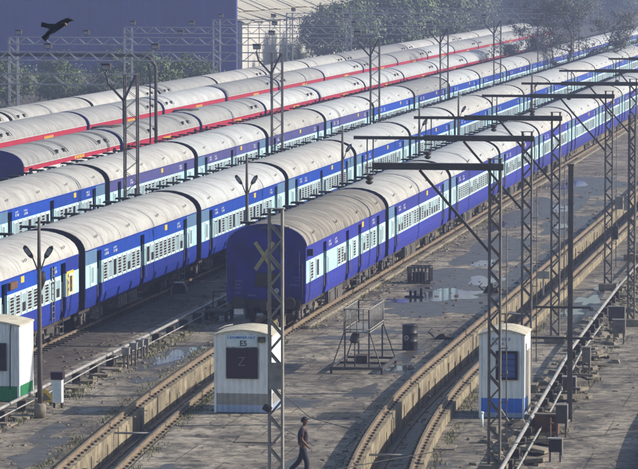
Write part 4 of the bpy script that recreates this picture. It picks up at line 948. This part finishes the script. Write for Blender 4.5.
MB().tube([(-0.3, 0, 0), (-0.28, 0, 0.62), (-0.15, 0, 0.78), (0.2, 0, 0.78), (0.33, 0, 0.6), (0.45, 0, 0.0)], 0.045, 8).obj('bent_pipe', 'pipe', wp)
MB().prof_y([(-0.25, 0.3), (0.28, 0.3), (0.25, 0.74), (-0.2, 0.74)], 0.05, 0.6).obj('hood', 'under', wp)
ct = thing('hand_trolley', 'dark steel hand trolley left of the X-marked van', 'trolley', (-26.6, 140, GZ))
MB().box(-0.45, 0.45, -0.8, 0.8, 0.35, 0.42).obj('deck', 'under', ct)
for x in (-0.4, 0.4):
    for y in (-0.6, 0.6): MB().tube([(x - 0.04, y, 0.17), (x + 0.04, y, 0.17)], 0.17, 12).obj('wheel', 'black', ct)
for x in (-0.4, 0.4): MB().tube([(x, 0.78, 0.4), (x, 0.85, 1.05)], 0.025, 6).obj('handle_post', 'under', ct)
MB().tube([(-0.4, 0.85, 1.05), (0.4, 0.85, 1.05)], 0.025, 6).obj('handle_bar', 'under', ct)

# ------------------------------------------------------------------ things on the centre apron
tr = thing('inspection_trolley', 'wheeled inspection trolley with a railed platform on the centre apron', 'trolley', (-18.45, 122.3, GZ))
for x in (-0.88, 0.88): MB().box(x - 0.04, x + 0.04, 0, 3.6, 0.14, 0.24).obj('base_beam', 'steel_dark', tr)
for y in (0.05, 1.8, 3.55): MB().box(-0.84, 0.84, y - 0.04, y + 0.04, 0.15, 0.23).obj('base_cross_beam', 'steel_dark', tr)
for x in (-0.88, 0.88):
    for y in (0.1, 3.5): MB().tube([(x - 0.03, y, 0.09), (x + 0.03, y, 0.09)], 0.09, 12).obj('wheel', 'black', tr)
for x in (-0.42, 0.42):
    for y in (0.2, 3.4): MB().box(x - 0.025, x + 0.025, y - 0.025, y + 0.025, 0.2, 2.2 if y < 1 else 2.25).obj('post', 'steel_dark', tr)
    MB().bar((x * 2.05, 0.05, 0.2), (x, 0.2, 1.5), 0.035).obj('brace', 'steel_dark', tr); MB().bar((x * 2.05, 3.5, 0.2), (x, 3.4, 1.5), 0.035).obj('brace', 'steel_dark', tr)
MB().box(-0.45, 0.45, 0.15, 3.45, 1.40, 1.45).obj('platform', 'steel_light', tr)
for x in (-0.45, 0.45):
    for z in (1.52, 2.22): MB().tube([(x, 0.15, z), (x, 3.45, z)], 0.024, 6).obj('rail', 'steel_light', tr)
    for k in range(10): MB().tube([(x, 0.15 + k * 0.366, 1.45), (x, 0.15 + k * 0.366, 2.22)], 0.02, 6).obj('baluster', 'steel_light', tr)
for y in (0.15, 3.45):
    for z in (1.52, 2.22): MB().tube([(-0.45, y, z), (0.45, y, z)], 0.024, 6).obj('rail', 'steel_light', tr)
for k in range(1, 4): MB().tube([(-0.45 + k * 0.225, 0.15, 1.45), (-0.45 + k * 0.225, 0.15, 2.22)], 0.018, 6).obj('baluster', 'steel_light', tr)
MB().lathe([(0.14, 0), (0.18, 0.12), (0.12, 0.3), (0.05, 0.36)], 12, 0, (-0.12, 0.5, 1.02)).tube([(-0.12, 0.5, 0.2), (-0.12, 0.5, 1.05)], 0.025, 6).obj('winch', 'steel_dark', tr)
MB().box(-0.25, 0.2, 1.2, 1.9, 0.24, 0.5).obj('toolbox', 'under', tr)
dr = thing('drum', 'black oil drum with a pale round mark on the centre apron', 'drum', (-17.66, 130.24, GZ + 0.004))
MB().lathe([(0.27, 0), (0.285, 0.02), (0.28, 0.3), (0.295, 0.32), (0.28, 0.34), (0.28, 0.61), (0.295, 0.63), (0.28, 0.65), (0.28, 0.91), (0.29, 0.94), (0.27, 0.94), (0.265, 0.915)], 24).obj('barrel', 'drum', dr)
mk = MB(); 
for k in range(16):
    a, b = 2 * math.pi * k / 16, 2 * math.pi * (k + 1) / 16
    def P(t, r_): 
        u = math.cos(t) * r_; th = -math.pi / 2 - 0.35 + u / 0.28; return (0.289 * math.cos(th), 0.289 * math.sin(th), 0.47 + math.sin(t) * r_)
    mk.add([P(a, 0.04), P(b, 0.04), P(b, 0.10), P(a, 0.10)], [(0, 1, 2, 3)])
mk.obj('round_mark', 'hutgrey', dr)
cg = thing('steel_cage', 'low dark steel cage lying beside the X-marked train', 'cage', (-20.92, 157.1, GZ))
for z in (0.05, 0.72):
    for y in (0, 0.9): MB().box(-0.52, 0.52, y - 0.03, y + 0.03, z - 0.03, z + 0.03).obj('frame_bar', 'steel_dark', cg)
    for x in (-0.49, 0.49): MB().box(x - 0.03, x + 0.03, 0.03, 0.87, z - 0.03, z + 0.03).obj('frame_bar', 'steel_dark', cg)
for y in (0, 0.9):
    for k in range(7): MB().box(-0.49 + k * 0.163 - 0.02, -0.49 + k * 0.163 + 0.02, y - 0.02, y + 0.02, 0.02, 0.69).obj('bar', 'steel_dark', cg)
for x in (-0.49, 0.49):
    for k in range(1, 4): MB().box(x - 0.02, x + 0.02, k * 0.225 - 0.02, k * 0.225 + 0.02, 0.08, 0.69).obj('bar', 'steel_dark', cg)
MB().box(-0.3, 0.25, 0.2, 0.7, 0.02, 0.5).obj('motor_block', 'under', cg)
for i, (x, y, w_, h, lb) in enumerate(((-17.3, 153.4, 0.34, 0.42, 'small dark iron casting left of the second boom mast'), (-16.95, 134.2, 0.35, 0.22, 'flat dark iron casting by the raised pit wall below the cage'))):
    r = thing('iron_casting', lb, 'casting', (x, y, GZ))
    t = MB(); t.prof_y([(-w_, 0), (w_, 0), (w_ * 0.8, h * 0.5), (w_ * 0.3, h * 0.55), (w_ * 0.2, h), (-w_ * 0.3, h * 0.9), (-w_ * 0.7, h * 0.45)], -0.2, 0.25); t.obj('block', 'under', r)
    MB().tube([(-w_, 0, 0.1), (-w_ * 1.6, 0.1, 0.25), (-w_ * 1.2, 0.2, 0.4)], 0.03, 6).obj('lug', 'under', r)
st2 = thing('stop_stand', 'low black stand with three uprights by the big puddle', 'stand', (-19.35, 150.6, GZ))
for x in (-1.05, -0.85, -0.6): MB().box(x - 0.05, x + 0.05, -0.05, 0.05, 0.0, 0.3 + 0.1 * (x > -0.7)).obj('upright', 'black', st2)
MB().box(-1.3, -0.5, -0.06, 0.06, 0.0, 0.07).obj('foot', 'black', st2)

# ------------------------------------------------------------------ right service line
RPX = [(-10.45, 90, 0.30), (-10.65, 97, 0.3), (-11.05, 111.3, 0.32), (-11.5, 127, 0.33), (-11.65, 140, 0.35), (-11.7, 151, 0.42)]
rp = thing('service_pipe', 'pale pipes on low blocks running past the blue-banded hut', 'pipe', (0, 0, 0))
MB().tube(RPX, 0.06, 10).obj('main_pipe', 'pipe', rp)
MB().tube([(x + 0.38, y, z - 0.12 + 0.05 * math.sin(y)) for x, y, z in RPX[:4]] + [(-11.3, 138, 0.15)], 0.033, 8).obj('side_pipe', 'pipe', rp)
MB().tube([(-11.7, 151, 0.42), (-11.72, 153, 0.4), (-11.75, 165, 0.36), (-11.75, 215, 0.36)], 0.05, 8).obj('far_pipe', 'steel_light', rp)
for i in range(24):
    y = 97 + i * 2.35; x = -10.65 - 0.028 * (y - 97) if y < 127 else -11.5 - 0.012 * (y - 127)
    put('support_block', blk, rp, (x, y, GZ))
rx = thing('rusty_tank', 'open rusty steel box among the slabs near the plain dark post', 'box', (-10.4, 106.95, GZ))
MB().box(-0.33, 0.33, -0.012, 0.012, 0.05, 0.66).obj('front_plate', 'rust', rx); MB().box(-0.33, -0.31, 0.013, 0.7, 0.05, 0.66).obj('side_plate', 'rust', rx); MB().box(0.31, 0.33, 0.013, 0.7, 0.05, 0.66).obj('side_plate', 'rust', rx); MB().box(-0.33, 0.33, 0.701, 0.72, 0.05, 0.66).obj('rear_plate', 'rust', rx)
MB().box(-0.36, 0.36, -0.05, 0.2, 0.661, 0.70).obj('lip', 'conc', rx); MB().box(-0.3, 0.3, 0.014, 0.7, 0.05, 0.08).obj('bottom_plate', 'rust', rx)
for i, (x, y, w_, h, lb, mm) in enumerate(((-9.93, 106.8, 0.16, 0.98, 'dark electric panel on legs beside the rusty box', 'steel_dark'), (-9.62, 101.6, 0.18, 0.66, 'small dark junction box on thin legs at the bottom right', 'under'),
                                           (-10.55, 116.1, 0.2, 0.75, 'dark socket box on legs just behind the plain post', 'steel_dark'), (-10.63, 123.3, 0.13, 0.95, 'tall grey socket post on the right apron', 'steel'),
                                           (-10.3, 133.5, 0.22, 0.9, 'grey cabinet among rubble at the right edge', 'steel'), (-10.7, 137.5, 0.3, 1.0, 'larger grey cabinet behind the rubble at the right edge', 'steel_dark'))):
    r = thing('electric_panel', lb, 'panel', (x, y, GZ), 0, 'electric boxes along the right-hand pipes')
    for q in (-1, 1): MB().box(q * w_ * 0.8 - 0.025, q * w_ * 0.8 + 0.025, -0.03, 0.03, 0, h * 0.45).obj('leg', 'steel', r)
    MB().box(-w_, w_, -0.1, 0.1, h * 0.45, h).obj('cabinet', mm, r); MB().box(-w_ - 0.03, w_ + 0.03, -0.13, 0.13, h, h + 0.03).obj('lid', 'pipe' if i in (1, 2) else 'steel_light', r)
    MB().box(w_ + 0.001, w_ + 0.03, -0.08, 0.08, h * 0.3, h).obj('side_strip', 'pipe', r)
    MB().box(-w_ * 0.7, w_ * 0.7, -0.108, -0.101, h * 0.52, h * 0.92).obj('door', mm, r)
st3 = thing('stake', 'thin rusty stake in front of the rusty box', 'stake', (-10.0, 104.0, GZ)); MB().tube([(0, 0, 0), (0.01, 0, 0.95)], 0.03, 6).obj('rod', 'rust', st3); MB().tube([(-.08, 0, .8), (.1, 0, .8)], 0.02, 6).obj('cross_rod', 'rust', st3)
ws = thing('white_stub', 'short white pipe stub left of the second boom mast foot', 'post', (-12.55, 108.9, GZ)); MB().tube([(0, 0, 0), (0, 0, 0.42)], 0.045, 8).obj('pipe', 'frame', ws); MB().lathe([(0.06, 0.42), (0.06, 0.46), (0.03, 0.48)], 10).obj('cap', 'frame', ws)
pk2 = thing('slanted_prop', 'slanted thin prop by the blue-banded hut corner', 'prop', (-11.9, 109.7, GZ)); MB().bar((-0.25, 0.1, 0.55), (0.15, -0.1, 0.0), 0.05).obj('rod', 'xpaint', pk2); MB().box(.07, .22, -.2, .0, 0, .03).obj('foot', 'under', pk2)
up_ = thing('u_pipe', 'small inverted U pipe at the right beyond the cabinets', 'pipe', (-12.0, 163.5, GZ)); MB().tube([(-0.2, 0, 0), (-0.2, 0, 0.75), (-0.1, 0, 0.88), (0.1, 0, 0.88), (0.2, 0, 0.75), (0.2, 0, 0)], 0.035, 8).obj('bent_pipe', 'rust', up_)
MB().box(-.28, -.12, -.08, .08, 0, .04).obj('foot', 'conc', up_)
cb = tag(MB().tube([(-15.7, 92.2, 0.75), (-14.9, 93.6, 0.62), (-13.6, 96, 0.62), (-12, 99.4, 0.55), (-9.6, 101.6, 0.5), (-6.5, 103, 0.75)], 0.014, 5).obj('loose_cable', 'wire'), 'thin dark cable slung low across the apron between pale mast and junction box', 'cable')
cb2 = tag(MB().tube([(-19.5, 112.0, 0.6), (-17.6, 107.4, 0.25), (-15.9, 104.0, 0.4)], 0.012, 5).obj('loose_cable', 'wire'), 'thin dark cable sagging from the numbered hut to the pit', 'cable')

# ------------------------------------------------------------------ buildings behind
hall = thing('blue_hall', 'big plain blue sheet-clad hall at the upper left', 'building', (-83.2, 450, GZ))
hl_ = MB()
x = -140.0; k = 0
vs = []; fs = []
while x <= 0.001:
    d = -0.05 if k % 2 else 0.0
    vs += [(x, d, 0), (x, d, 15.5), (min(0, x + 0.55), d, 0), (min(0, x + 0.55), d, 15.5)]; x += 0.7; k += 1
n = len(vs) // 2; fs = [(2 * i, 2 * i + 2, 2 * i + 3, 2 * i + 1) for i in range(n - 1)]
hl_.add(vs, fs); hl_.obj('front_wall', 'hallblue', hall)
MB().box(-140, -0.02, 0.06, 0.9, 0, 15.4).obj('hall_body', 'hallblue', hall)
MB().prof_y([(-140.5, 15.5), (0.5, 15.5), (0.5, 15.7), (-70, 19.5), (-140.5, 15.7)], -0.5, 1.4).obj('roof', 'roof_grey', hall)
shed = thing('cream_shed', 'long low cream shed with two stepped roofs beside the blue hall', 'building', (-82.9, 452.5, GZ))
MB().box(-6, 0, 0, 210, 0, 6.3).obj('wall', 'shedwhite', shed)
def ragged(name, xa, za, xb, zb, y0, y1, m, seed):
    rnd = random.Random(seed); mb = MB(); y = y0; me = []
    while y < y1:
        e = rnd.uniform(-0.16, 0.16); w_ = rnd.choice((2.0, 3.0, 3.0, 4.0))
        me.append((y, y + w_ - 0.06, e)); y += w_
    for i, (a, b, e) in enumerate(me):
        s = MB(); s.add([(xa, a, za), (xb + e * 0.3, a, zb + e), (xb + e * 0.3, b, zb + e * 0.6), (xa, b, za), (xa, a, za - 0.06), (xb + e * 0.3, a, zb + e - 0.06), (xb + e * 0.3, b, zb + e * .6 - 0.06), (xa, b, za - 0.06)],
                     [(0, 1, 2, 3), (7, 6, 5, 4), (0, 4, 5, 1), (1, 5, 6, 2), (2, 6, 7, 3), (3, 7, 4, 0)])
        s.obj(name, m, shed)
ragged('roof_sheet', -2.98, 7.5, 0.5, 6.35, 0, 208, 'shedcream', 1)
MB().box(-6, -3.0, 0, 210, 6.3, 7.7).obj('upper_wall', 'shedwhite', shed)
ragged('upper_roof_sheet', -16.0, 13.5, -2.4, 7.55, 0, 208, 'shedcream', 2)
for i in range(26):
    MB().box(0.002, 0.12, 4 + i * 8 - 0.12, 4 + i * 8 + 0.12, 0, 6.25).obj('wall_pier', 'shedwhite', shed)

# ------------------------------------------------------------------ trees
def tree_parts(seed, h, rx, trunk_h, nclump, leaves, leaf, bare=0.0, ry=None, spread=1.0):
    rnd = random.Random(seed); tk_ = MB(); cr = MB(); ry = ry or rx
    ends = []
    tk_.tube([(0, 0, -0.1), (rnd.uniform(-.1, .1), rnd.uniform(-.1, .1), trunk_h * 0.5), (rnd.uniform(-.2, .2), rnd.uniform(-.2, .2), trunk_h)], [0.030 * h, 0.024 * h, 0.020 * h], 8)
    def limb(p, d, l, r, lev):
        q = p + d * l * 0.5 + Vector((rnd.gauss(0, .06), rnd.gauss(0, .06), rnd.gauss(0, .04))) * l; e = q + (d + Vector((rnd.gauss(0, .25), rnd.gauss(0, .25), rnd.gauss(0.05, .12)))).normalized() * l * 0.5
        tk_.tube([p, q, e], [r, r * 0.75, r * 0.5], 5 if lev else 6, cap=False)
        ends.append(e); ends.append(q)
        if lev < 3:
            for _ in range(rnd.choice((2, 3, 3))):
                nd = (d + Vector((rnd.gauss(0, .65), rnd.gauss(0, .65), rnd.gauss(0.12, .35)))).normalized()
                limb(e if rnd.random() < 0.7 else q, nd, l * rnd.uniform(0.55, 0.8), r * 0.5, lev + 1)
    base = Vector((0, 0, trunk_h * 0.92))
    for k in range(6):
        a = 6.283 * k / 6 + rnd.uniform(-.4, .4); el = rnd.uniform(0.35, 1.2)
        limb(base, Vector((math.cos(a) * math.cos(el) * spread, math.sin(a) * math.cos(el) * spread, math.sin(el))).normalized(), (h - trunk_h) * 0.42, 0.013 * h, 0)
    cz = trunk_h + (h - trunk_h) * 0.5; hz = (h - trunk_h) * 0.55
    cents = []
    for _ in range(nclump):
        if bare and rnd.random() < 0.75: c_ = rnd.choice(ends)
        else:
            while True:
                u = Vector((rnd.uniform(-1, 1), rnd.uniform(-1, 1), rnd.uniform(-1, 1)))
                if 0.30 < u.length < 1: break
            c_ = Vector((u.x * rx, u.y * ry, cz + u.z * hz))
        cents.append((c_, rnd.uniform(0.35, 0.95) * rx * (0.13 if bare else 0.26)))
    for c_, cr_ in cents:
        for _ in range(leaves):
            p = c_ + Vector((rnd.gauss(0, cr_), rnd.gauss(0, cr_), rnd.gauss(0, cr_ * 0.7))); s = leaf * rnd.uniform(0.6, 1.4)
            nrm_ = ((p - c_).normalized() * 0.9 + (p - Vector((0, 0, cz))).normalized() * 0.7 + Vector((0, 0, 0.45)) + Vector((rnd.gauss(0, .45), rnd.gauss(0, .45), rnd.gauss(0, .45)))).normalized(); a = nrm_.cross(Vector((rnd.gauss(0, 1), rnd.gauss(0, 1), rnd.gauss(0, 1)))).normalized() * s; b = nrm_.cross(a) * 0.9
            cr.add([p - a, p - b * 0.6, p + a, p + b * 0.6], [(0, 1, 2, 3)])
    return tk_.mesh('trunk', 'bark'), cr
TM = {}
for nm, args, lm in (('broad', (21, 9, 4.2, 2.0, 80, 85, 0.21), 'leaf'), ('dense', (22, 11, 4.6, 1.8, 100, 90, 0.24), 'leaf_dark'), ('shrub', (23, 4.6, 2.6, 0.6, 60, 95, 0.11), 'leaf'), ('shrub2', (24, 5.2, 2.4, 0.7, 60, 95, 0.11), 'leaf_dark')):
    t_, c_ = tree_parts(*args); TM[nm] = (t_, c_.mesh('crown', lm), c_)
def tree(kind, label, x, y, s, rz, grp=None, sz=1.0, nm='tree'):
    r = thing(nm, label, 'tree', (x, y, GZ), rz, grp); r.scale = (s, s, s * sz)
    put('trunk', TM[kind][0], r); put('crown', TM[kind][1], r); return r
for i, (x, y, kd, s, lb) in enumerate(((-84, 335, 'shrub', 1.0, 'round green shrub at the far left edge before the blue hall'), (-80.5, 342, 'shrub2', 0.95, 'dark green shrub, second from the left before the blue hall'), (-77.5, 330, 'shrub', 0.92, 'green shrub, third from the left before the blue hall'),
                                        (-75.5, 346, 'shrub2', 1.0, 'shrub, fourth from the left before the blue hall'), (-71.0, 340, 'shrub', 1.12, 'bright green shrub behind the first gantry mast'), (-68.0, 343, 'shrub', 1.05, 'green shrub right of the first gantry mast'),
                                        (-65.5, 338, 'shrub2', 0.8, 'small green shrub at the right end of the shrub row'), (-86, 320, 'shrub2', 1.0, 'dark shrub cut by the left picture edge'), (-73.2, 328, 'shrub2', .8, 'low dark shrub in the middle of the shrub row'))):
    tree(kd, lb, x, y, s, i * 1.3, 'shrubs before the blue hall', nm='shrub')
for i, (x, y, kd, s, lb) in enumerate(((-75.2, 472, 'dense', 0.72, 'dark tree, leftmost of those before the cream shed'), (-77.6, 462, 'shrub2', 0.72, 'low bush at the foot of the cream shed wall'), (-72.8, 478, 'broad', 0.95, 'dark tree, second of those before the cream shed'), (-70.2, 486, 'dense', 0.9, 'tall dark tree, third of those before the cream shed'),
                                        (-67.4, 492, 'broad', 1.1, 'dark tree, fourth of those before the cream shed'), (-64.5, 500, 'dense', 0.95, 'dark tree, last of those before the cream shed'))):
    tree(kd, lb, x, y, s, 0.7 + i)
t_, c_ = tree_parts(31, 13.0, 4.2, 2.2, 620, 60, 0.08, bare=0.85, spread=1.5)
bt = thing('bare_tree', 'spreading half-bare tree rising behind the blue trains at upper right', 'tree', (-37.0, 402, GZ)); put('trunk', t_, bt); put('crown', c_.mesh('crown', 'leaf_dry'), bt)
# far wood that reads as one mass
wood_v = MB(); rnd = random.Random(77)
trk = MB()
for i in range(46):
    u = i / 45.0
    x = -88 + u * 38 + rnd.uniform(-3, 3); y = 605 + rnd.uniform(-12, 70) + (35 if u > 0.7 else 0)
    if u > 0.35: kf = rnd.uniform(1.14, 1.3); x *= kf; y *= kf
    src = TM[('broad', 'dense')[rnd.random() < 0.5]][2]; s = rnd.uniform(0.85, 1.35); a = rnd.uniform(0, 6.28); ca, sa = math.cos(a) * s, math.sin(a) * s
    o = len(wood_v.v); wood_v.v += [(x + vx * ca - vy * sa, y + vx * sa + vy * ca, GZ + vz * s) for vx, vy, vz in src.v]
    wood_v.f += [tuple(q + o for q in f) for f in src.f]; mi = rnd.choice((0, 1, 1)); wood_v.m += [mi] * len(src.f); wood_v.sm += [False] * len(src.f)
    trk.tube([(x, y, GZ), (x, y, GZ + 5 * s)], [0.3, 0.15], 6)
for tx, ty in ((-36.6, 520), (-50, 535), (-62, 540)): pass
wd_ = struct(wood_v.obj('distant_wood', ['leaf', 'leaf_dark']), 'stuff'); wd_['label'] = 'hazy wood closing the view behind the trains'; wd_['category'] = 'wood'
struct(trk.obj('distant_wood_trunks', 'bark', wd_), 'stuff')

# ------------------------------------------------------------------ walking man
def skin_mesh(name, pts, edges, m, sub=2):
    """pts: list of (x,y,z,r) or (x,y,z,rx,ry)"""
    me = bpy.data.meshes.new(name); me.from_pydata([p[:3] for p in pts], edges, []); o = bpy.data.objects.new(name, me); COL.objects.link(o)
    md = o.modifiers.new('skin', 'SKIN'); md.use_smooth_shade = True
    for v, p in zip(me.skin_vertices[0].data, pts): v.radius = (p[3], p[4] if len(p) > 4 else p[3])
    me.skin_vertices[0].data[0].use_root = True
    s = o.modifiers.new('sub', 'SUBSURF'); s.levels = s.render_levels = sub
    dg = bpy.context.evaluated_depsgraph_get(); out = bpy.data.meshes.new_from_object(o.evaluated_get(dg)); bpy.data.objects.remove(o)
    out.name = name; out.materials.clear(); out.materials.append(M[m])
    out.polygons.foreach_set('use_smooth', [True] * len(out.polygons)); return out
man = thing('person', 'man in dark shirt and trousers walking right beside the pale mast', 'person', (-16.1, 96.95, GZ + 0.004), R(4))
# local: faces +x, right side is -y
body = [(0, 0, .93, .10, .13), (.005, 0, 1.10, .09, .125), (.01, 0, 1.26, .105, .15), (.0, 0, 1.40, .085, .14), (.02, 0, 1.475, .045), (.05, 0, 1.54, .05), (.062, 0, 1.61, .098, .080), (.050, 0, 1.672, .090, .078),
        (.0, -.17, 1.385, .05), (-.01, -.215, 1.13, .042), (.17, -.20, .93, .028), (.23, -.19, .875, .026, .035),
        (.0, .17, 1.385, .05), (-.09, .215, 1.14, .042), (-.06, .21, .90, .028), (-.04, .20, .83, .026, .035),
        (.02, -.085, .86, .075), (.13, -.09, .49, .055), (.10, -.09, .09, .035), (.0, .085, .86, .075), (-.10, .09, .50, .055), (-.40, .09, .20, .035),
        (.115, 0, 1.595, .018)]
be = [(0, 1), (1, 2), (2, 3), (3, 4), (4, 5), (5, 6), (6, 7), (3, 8), (8, 9), (9, 10), (10, 11), (3, 12), (12, 13), (13, 14), (14, 15), (0, 16), (16, 17), (17, 18), (0, 19), (19, 20), (20, 21)]
put('body', skin_mesh('body', body[:22], be, 'skin'), man)
shirt = [(0, 0, .90, .125, .16), (.005, 0, 1.10, .11, .15), (.01, 0, 1.26, .125, .175), (.0, 0, 1.405, .10, .16), (.015, 0, 1.455, .065, .075), (.0, -.18, 1.385, .07), (-.01, -.215, 1.20, .066), (.0, .18, 1.385, .07), (-.055, .21, 1.21, .066)]
put('shirt', skin_mesh('shirt', shirt, [(0, 1), (1, 2), (2, 3), (3, 4), (3, 5), (5, 6), (3, 7), (7, 8)], 'shirt'), man)
trs = [(0, 0, .95, .115, .15), (.0, 0, .86, .11, .15), (.03, -.085, .78, .095), (.13, -.09, .49, .078), (.105, -.09, .12, .07), (.0, .085, .78, .095), (-.10, .09, .50, .078), (-.37, .09, .235, .066)]
put('trousers', skin_mesh('trousers', trs, [(0, 1), (1, 2), (2, 3), (3, 4), (1, 5), (5, 6), (6, 7)], 'trousers'), man)
for pts in ([(.06, -.09, .05, .045), (.16, -.09, .045, .045), (.26, -.095, .03, .03)], [(-.44, .09, .16, .045), (-.37, .09, .09, .045), (-.30, .09, .035, .03)]):
    put('shoe', skin_mesh('shoe', pts, [(0, 1), (1, 2)], 'hair'), man)
def ellipsoid(c, r, keep, n=20, m_=14):
    mb = MB(); vs = []; fs = []
    for i in range(m_ + 1):
        t = math.pi * i / m_
        for k in range(n): a = 2 * math.pi * k / n; vs.append((c[0] + r[0] * math.sin(t) * math.cos(a), c[1] + r[1] * math.sin(t) * math.sin(a), c[2] + r[2] * math.cos(t)))
    for i in range(m_):
        for k in range(n):
            f = (i * n + k, i * n + (k + 1) % n, (i + 1) * n + (k + 1) % n, (i + 1) * n + k); cx_ = sum(vs[q][0] for q in f) / 4; cz_ = sum(vs[q][2] for q in f) / 4
            if keep(cx_, cz_): fs.append(f)
    return mb.add(vs, fs, 0, True)
ellipsoid((.052, 0, 1.638), (.108, .088, .108), lambda x_, z_: z_ > 1.672 or (x_ < 0.035 and z_ > 1.585)).obj('hair', 'hair', man)
MB().prof_y([(.13, 1.678), (.20, 1.662), (.202, 1.67), (.13, 1.692)], -.06, .06).obj('cap_peak', 'hair', man)
for s in (-1, 1):
    put('ear', skin_mesh('ear', [(.045, s * .075, 1.62, .012, .012), (.045, s * .078, 1.59, .010, .010)], [(0, 1)], 'skin'), man)
    put('eye', MB().lathe([(0.001, -0.008), (0.008, 0), (0.001, 0.008)], 8).mesh('eye', 'hair'), man, (.128, s * .028, 1.625))
put('nose', skin_mesh('nose', [(.125, 0, 1.62, .010), (.148, 0, 1.585, .014)], [(0, 1)], 'skin'), man)
put('mouth', MB().box(.118, .126, -.025, .025, 1.548, 1.556).mesh('mouth', 'maroon'), man)
for hx, hy, hz, dx in ((.23, -.19, .875, 1.0), (-.04, .20, .83, 0.3)):
    for k in range(4):
        yy = hy + (k - 1.5) * 0.018; ln = (0.075, 0.088, 0.083, 0.065)[k]
        put('finger', skin_mesh('finger', [(hx, yy, hz, .010), (hx + dx * .035, yy, hz - .035, .009), (hx + dx * .035 - .01, yy, hz - .035 - ln * .5, .008)], [(0, 1), (1, 2)], 'skin', 1), man)
    put('thumb', skin_mesh('thumb', [(hx, hy + .02, hz + .03, .011), (hx + .045, hy + .035, hz + .005, .010), (hx + .065, hy + .03, hz - .02, .009)], [(0, 1), (1, 2)], 'skin', 1), man)

# ------------------------------------------------------------------ bird in flight
bird = thing('bird', 'dark bird in flight against the blue hall', 'bird', (-11.85, 50, 13.11), R(9.2))
# local x = picture right, z = up
bd_ = skin_mesh('body', [(.0, 0, .0, .055), (.09, 0, .06, .055), (.16, 0, .105, .04), (.20, -.01, .12, .036), (.235, -.02, .115, .015), (.27, -.03, .105, .004), (-.08, .01, -.06, .04), (-.16, .02, -.125, .018)],
                [(0, 1), (1, 2), (2, 3), (3, 4), (4, 5), (0, 6), (6, 7)], 'feather'); put('body', bd_, bird)
def feather_wing(pts_a, pts_b, th=0.008):
    mb = MB(); n_ = len(pts_a); A = [Vector(p) for p in pts_a]; Bp = [Vector(p) for p in pts_b]
    up2 = Vector((0, -th, 0)); vs = A + Bp + [p + up2 for p in A] + [p + up2 for p in Bp]
    for i in range(n_ - 1): mb.add([A[i], A[i + 1], Bp[i + 1], Bp[i]], [(0, 1, 2, 3)]); mb.add([A[i] + up2, A[i + 1] + up2, Bp[i + 1] + up2, Bp[i] + up2], [(0, 1, 2, 3)])
    mb.add([A[0], Bp[0], Bp[0] + up2, A[0] + up2], [(0, 1, 2, 3)]); mb.add([A[-1], Bp[-1], Bp[-1] + up2, A[-1] + up2], [(0, 1, 2, 3)])
    for P_ in (A, Bp):
        for i in range(n_ - 1): mb.add([P_[i], P_[i + 1], P_[i + 1] + up2, P_[i] + up2], [(0, 1, 2, 3)])
    return mb
feather_wing([(.10, .03, .07), (.0, .10, .06), (-.10, .14, .06), (-.20, .17, .085)], [(.0, .03, -.05), (-.06, .10, -.025), (-.13, .14, .0), (-.215, .17, .02)]).obj('wing', 'feather', bird)
feather_wing([(.08, -.04, .05), (.03, -.12, -.02), (-.04, -.20, -.07), (-.10, -.26, -.14)], [(-.03, -.04, -.03), (-.07, -.12, -.08), (-.11, -.20, -.13), (-.14, -.26, -.17)]).obj('wing', 'feather', bird)
feather_wing([(-.12, .02, -.07), (-.20, .03, -.13)], [(-.08, .02, -.12), (-.14, .03, -.19)]).obj('tail', 'feather', bird)
put('breast', skin_mesh('breast', [(.13, -.035, .045, .035), (.17, -.03, .065, .03)], [(0, 1)], 'feather_breast'), bird)

# ------------------------------------------------------------------ haze
hm = bpy.data.materials.new('haze_air'); hm.use_nodes = True; hn = hm.node_tree; hn.nodes.clear()
pv = hn.nodes.new('ShaderNodeVolumePrincipled'); pv.inputs['Color'].default_value = (0.54, 0.63, 1.0, 1); pv.inputs['Density'].default_value = 0.00056; pv.inputs['Anisotropy'].default_value = 0.2
ho = hn.nodes.new('ShaderNodeOutputMaterial'); hn.links.new(pv.outputs[0], ho.inputs['Volume'])
hz = MB().box(-2600, 2600, -1600, 2700, -2.2, 20.5); M['haze_air'] = hm
hz_o = struct(hz.obj('haze', 'haze_air'), 'stuff'); hz_o['label'] = 'thin bluish haze in the yard air'
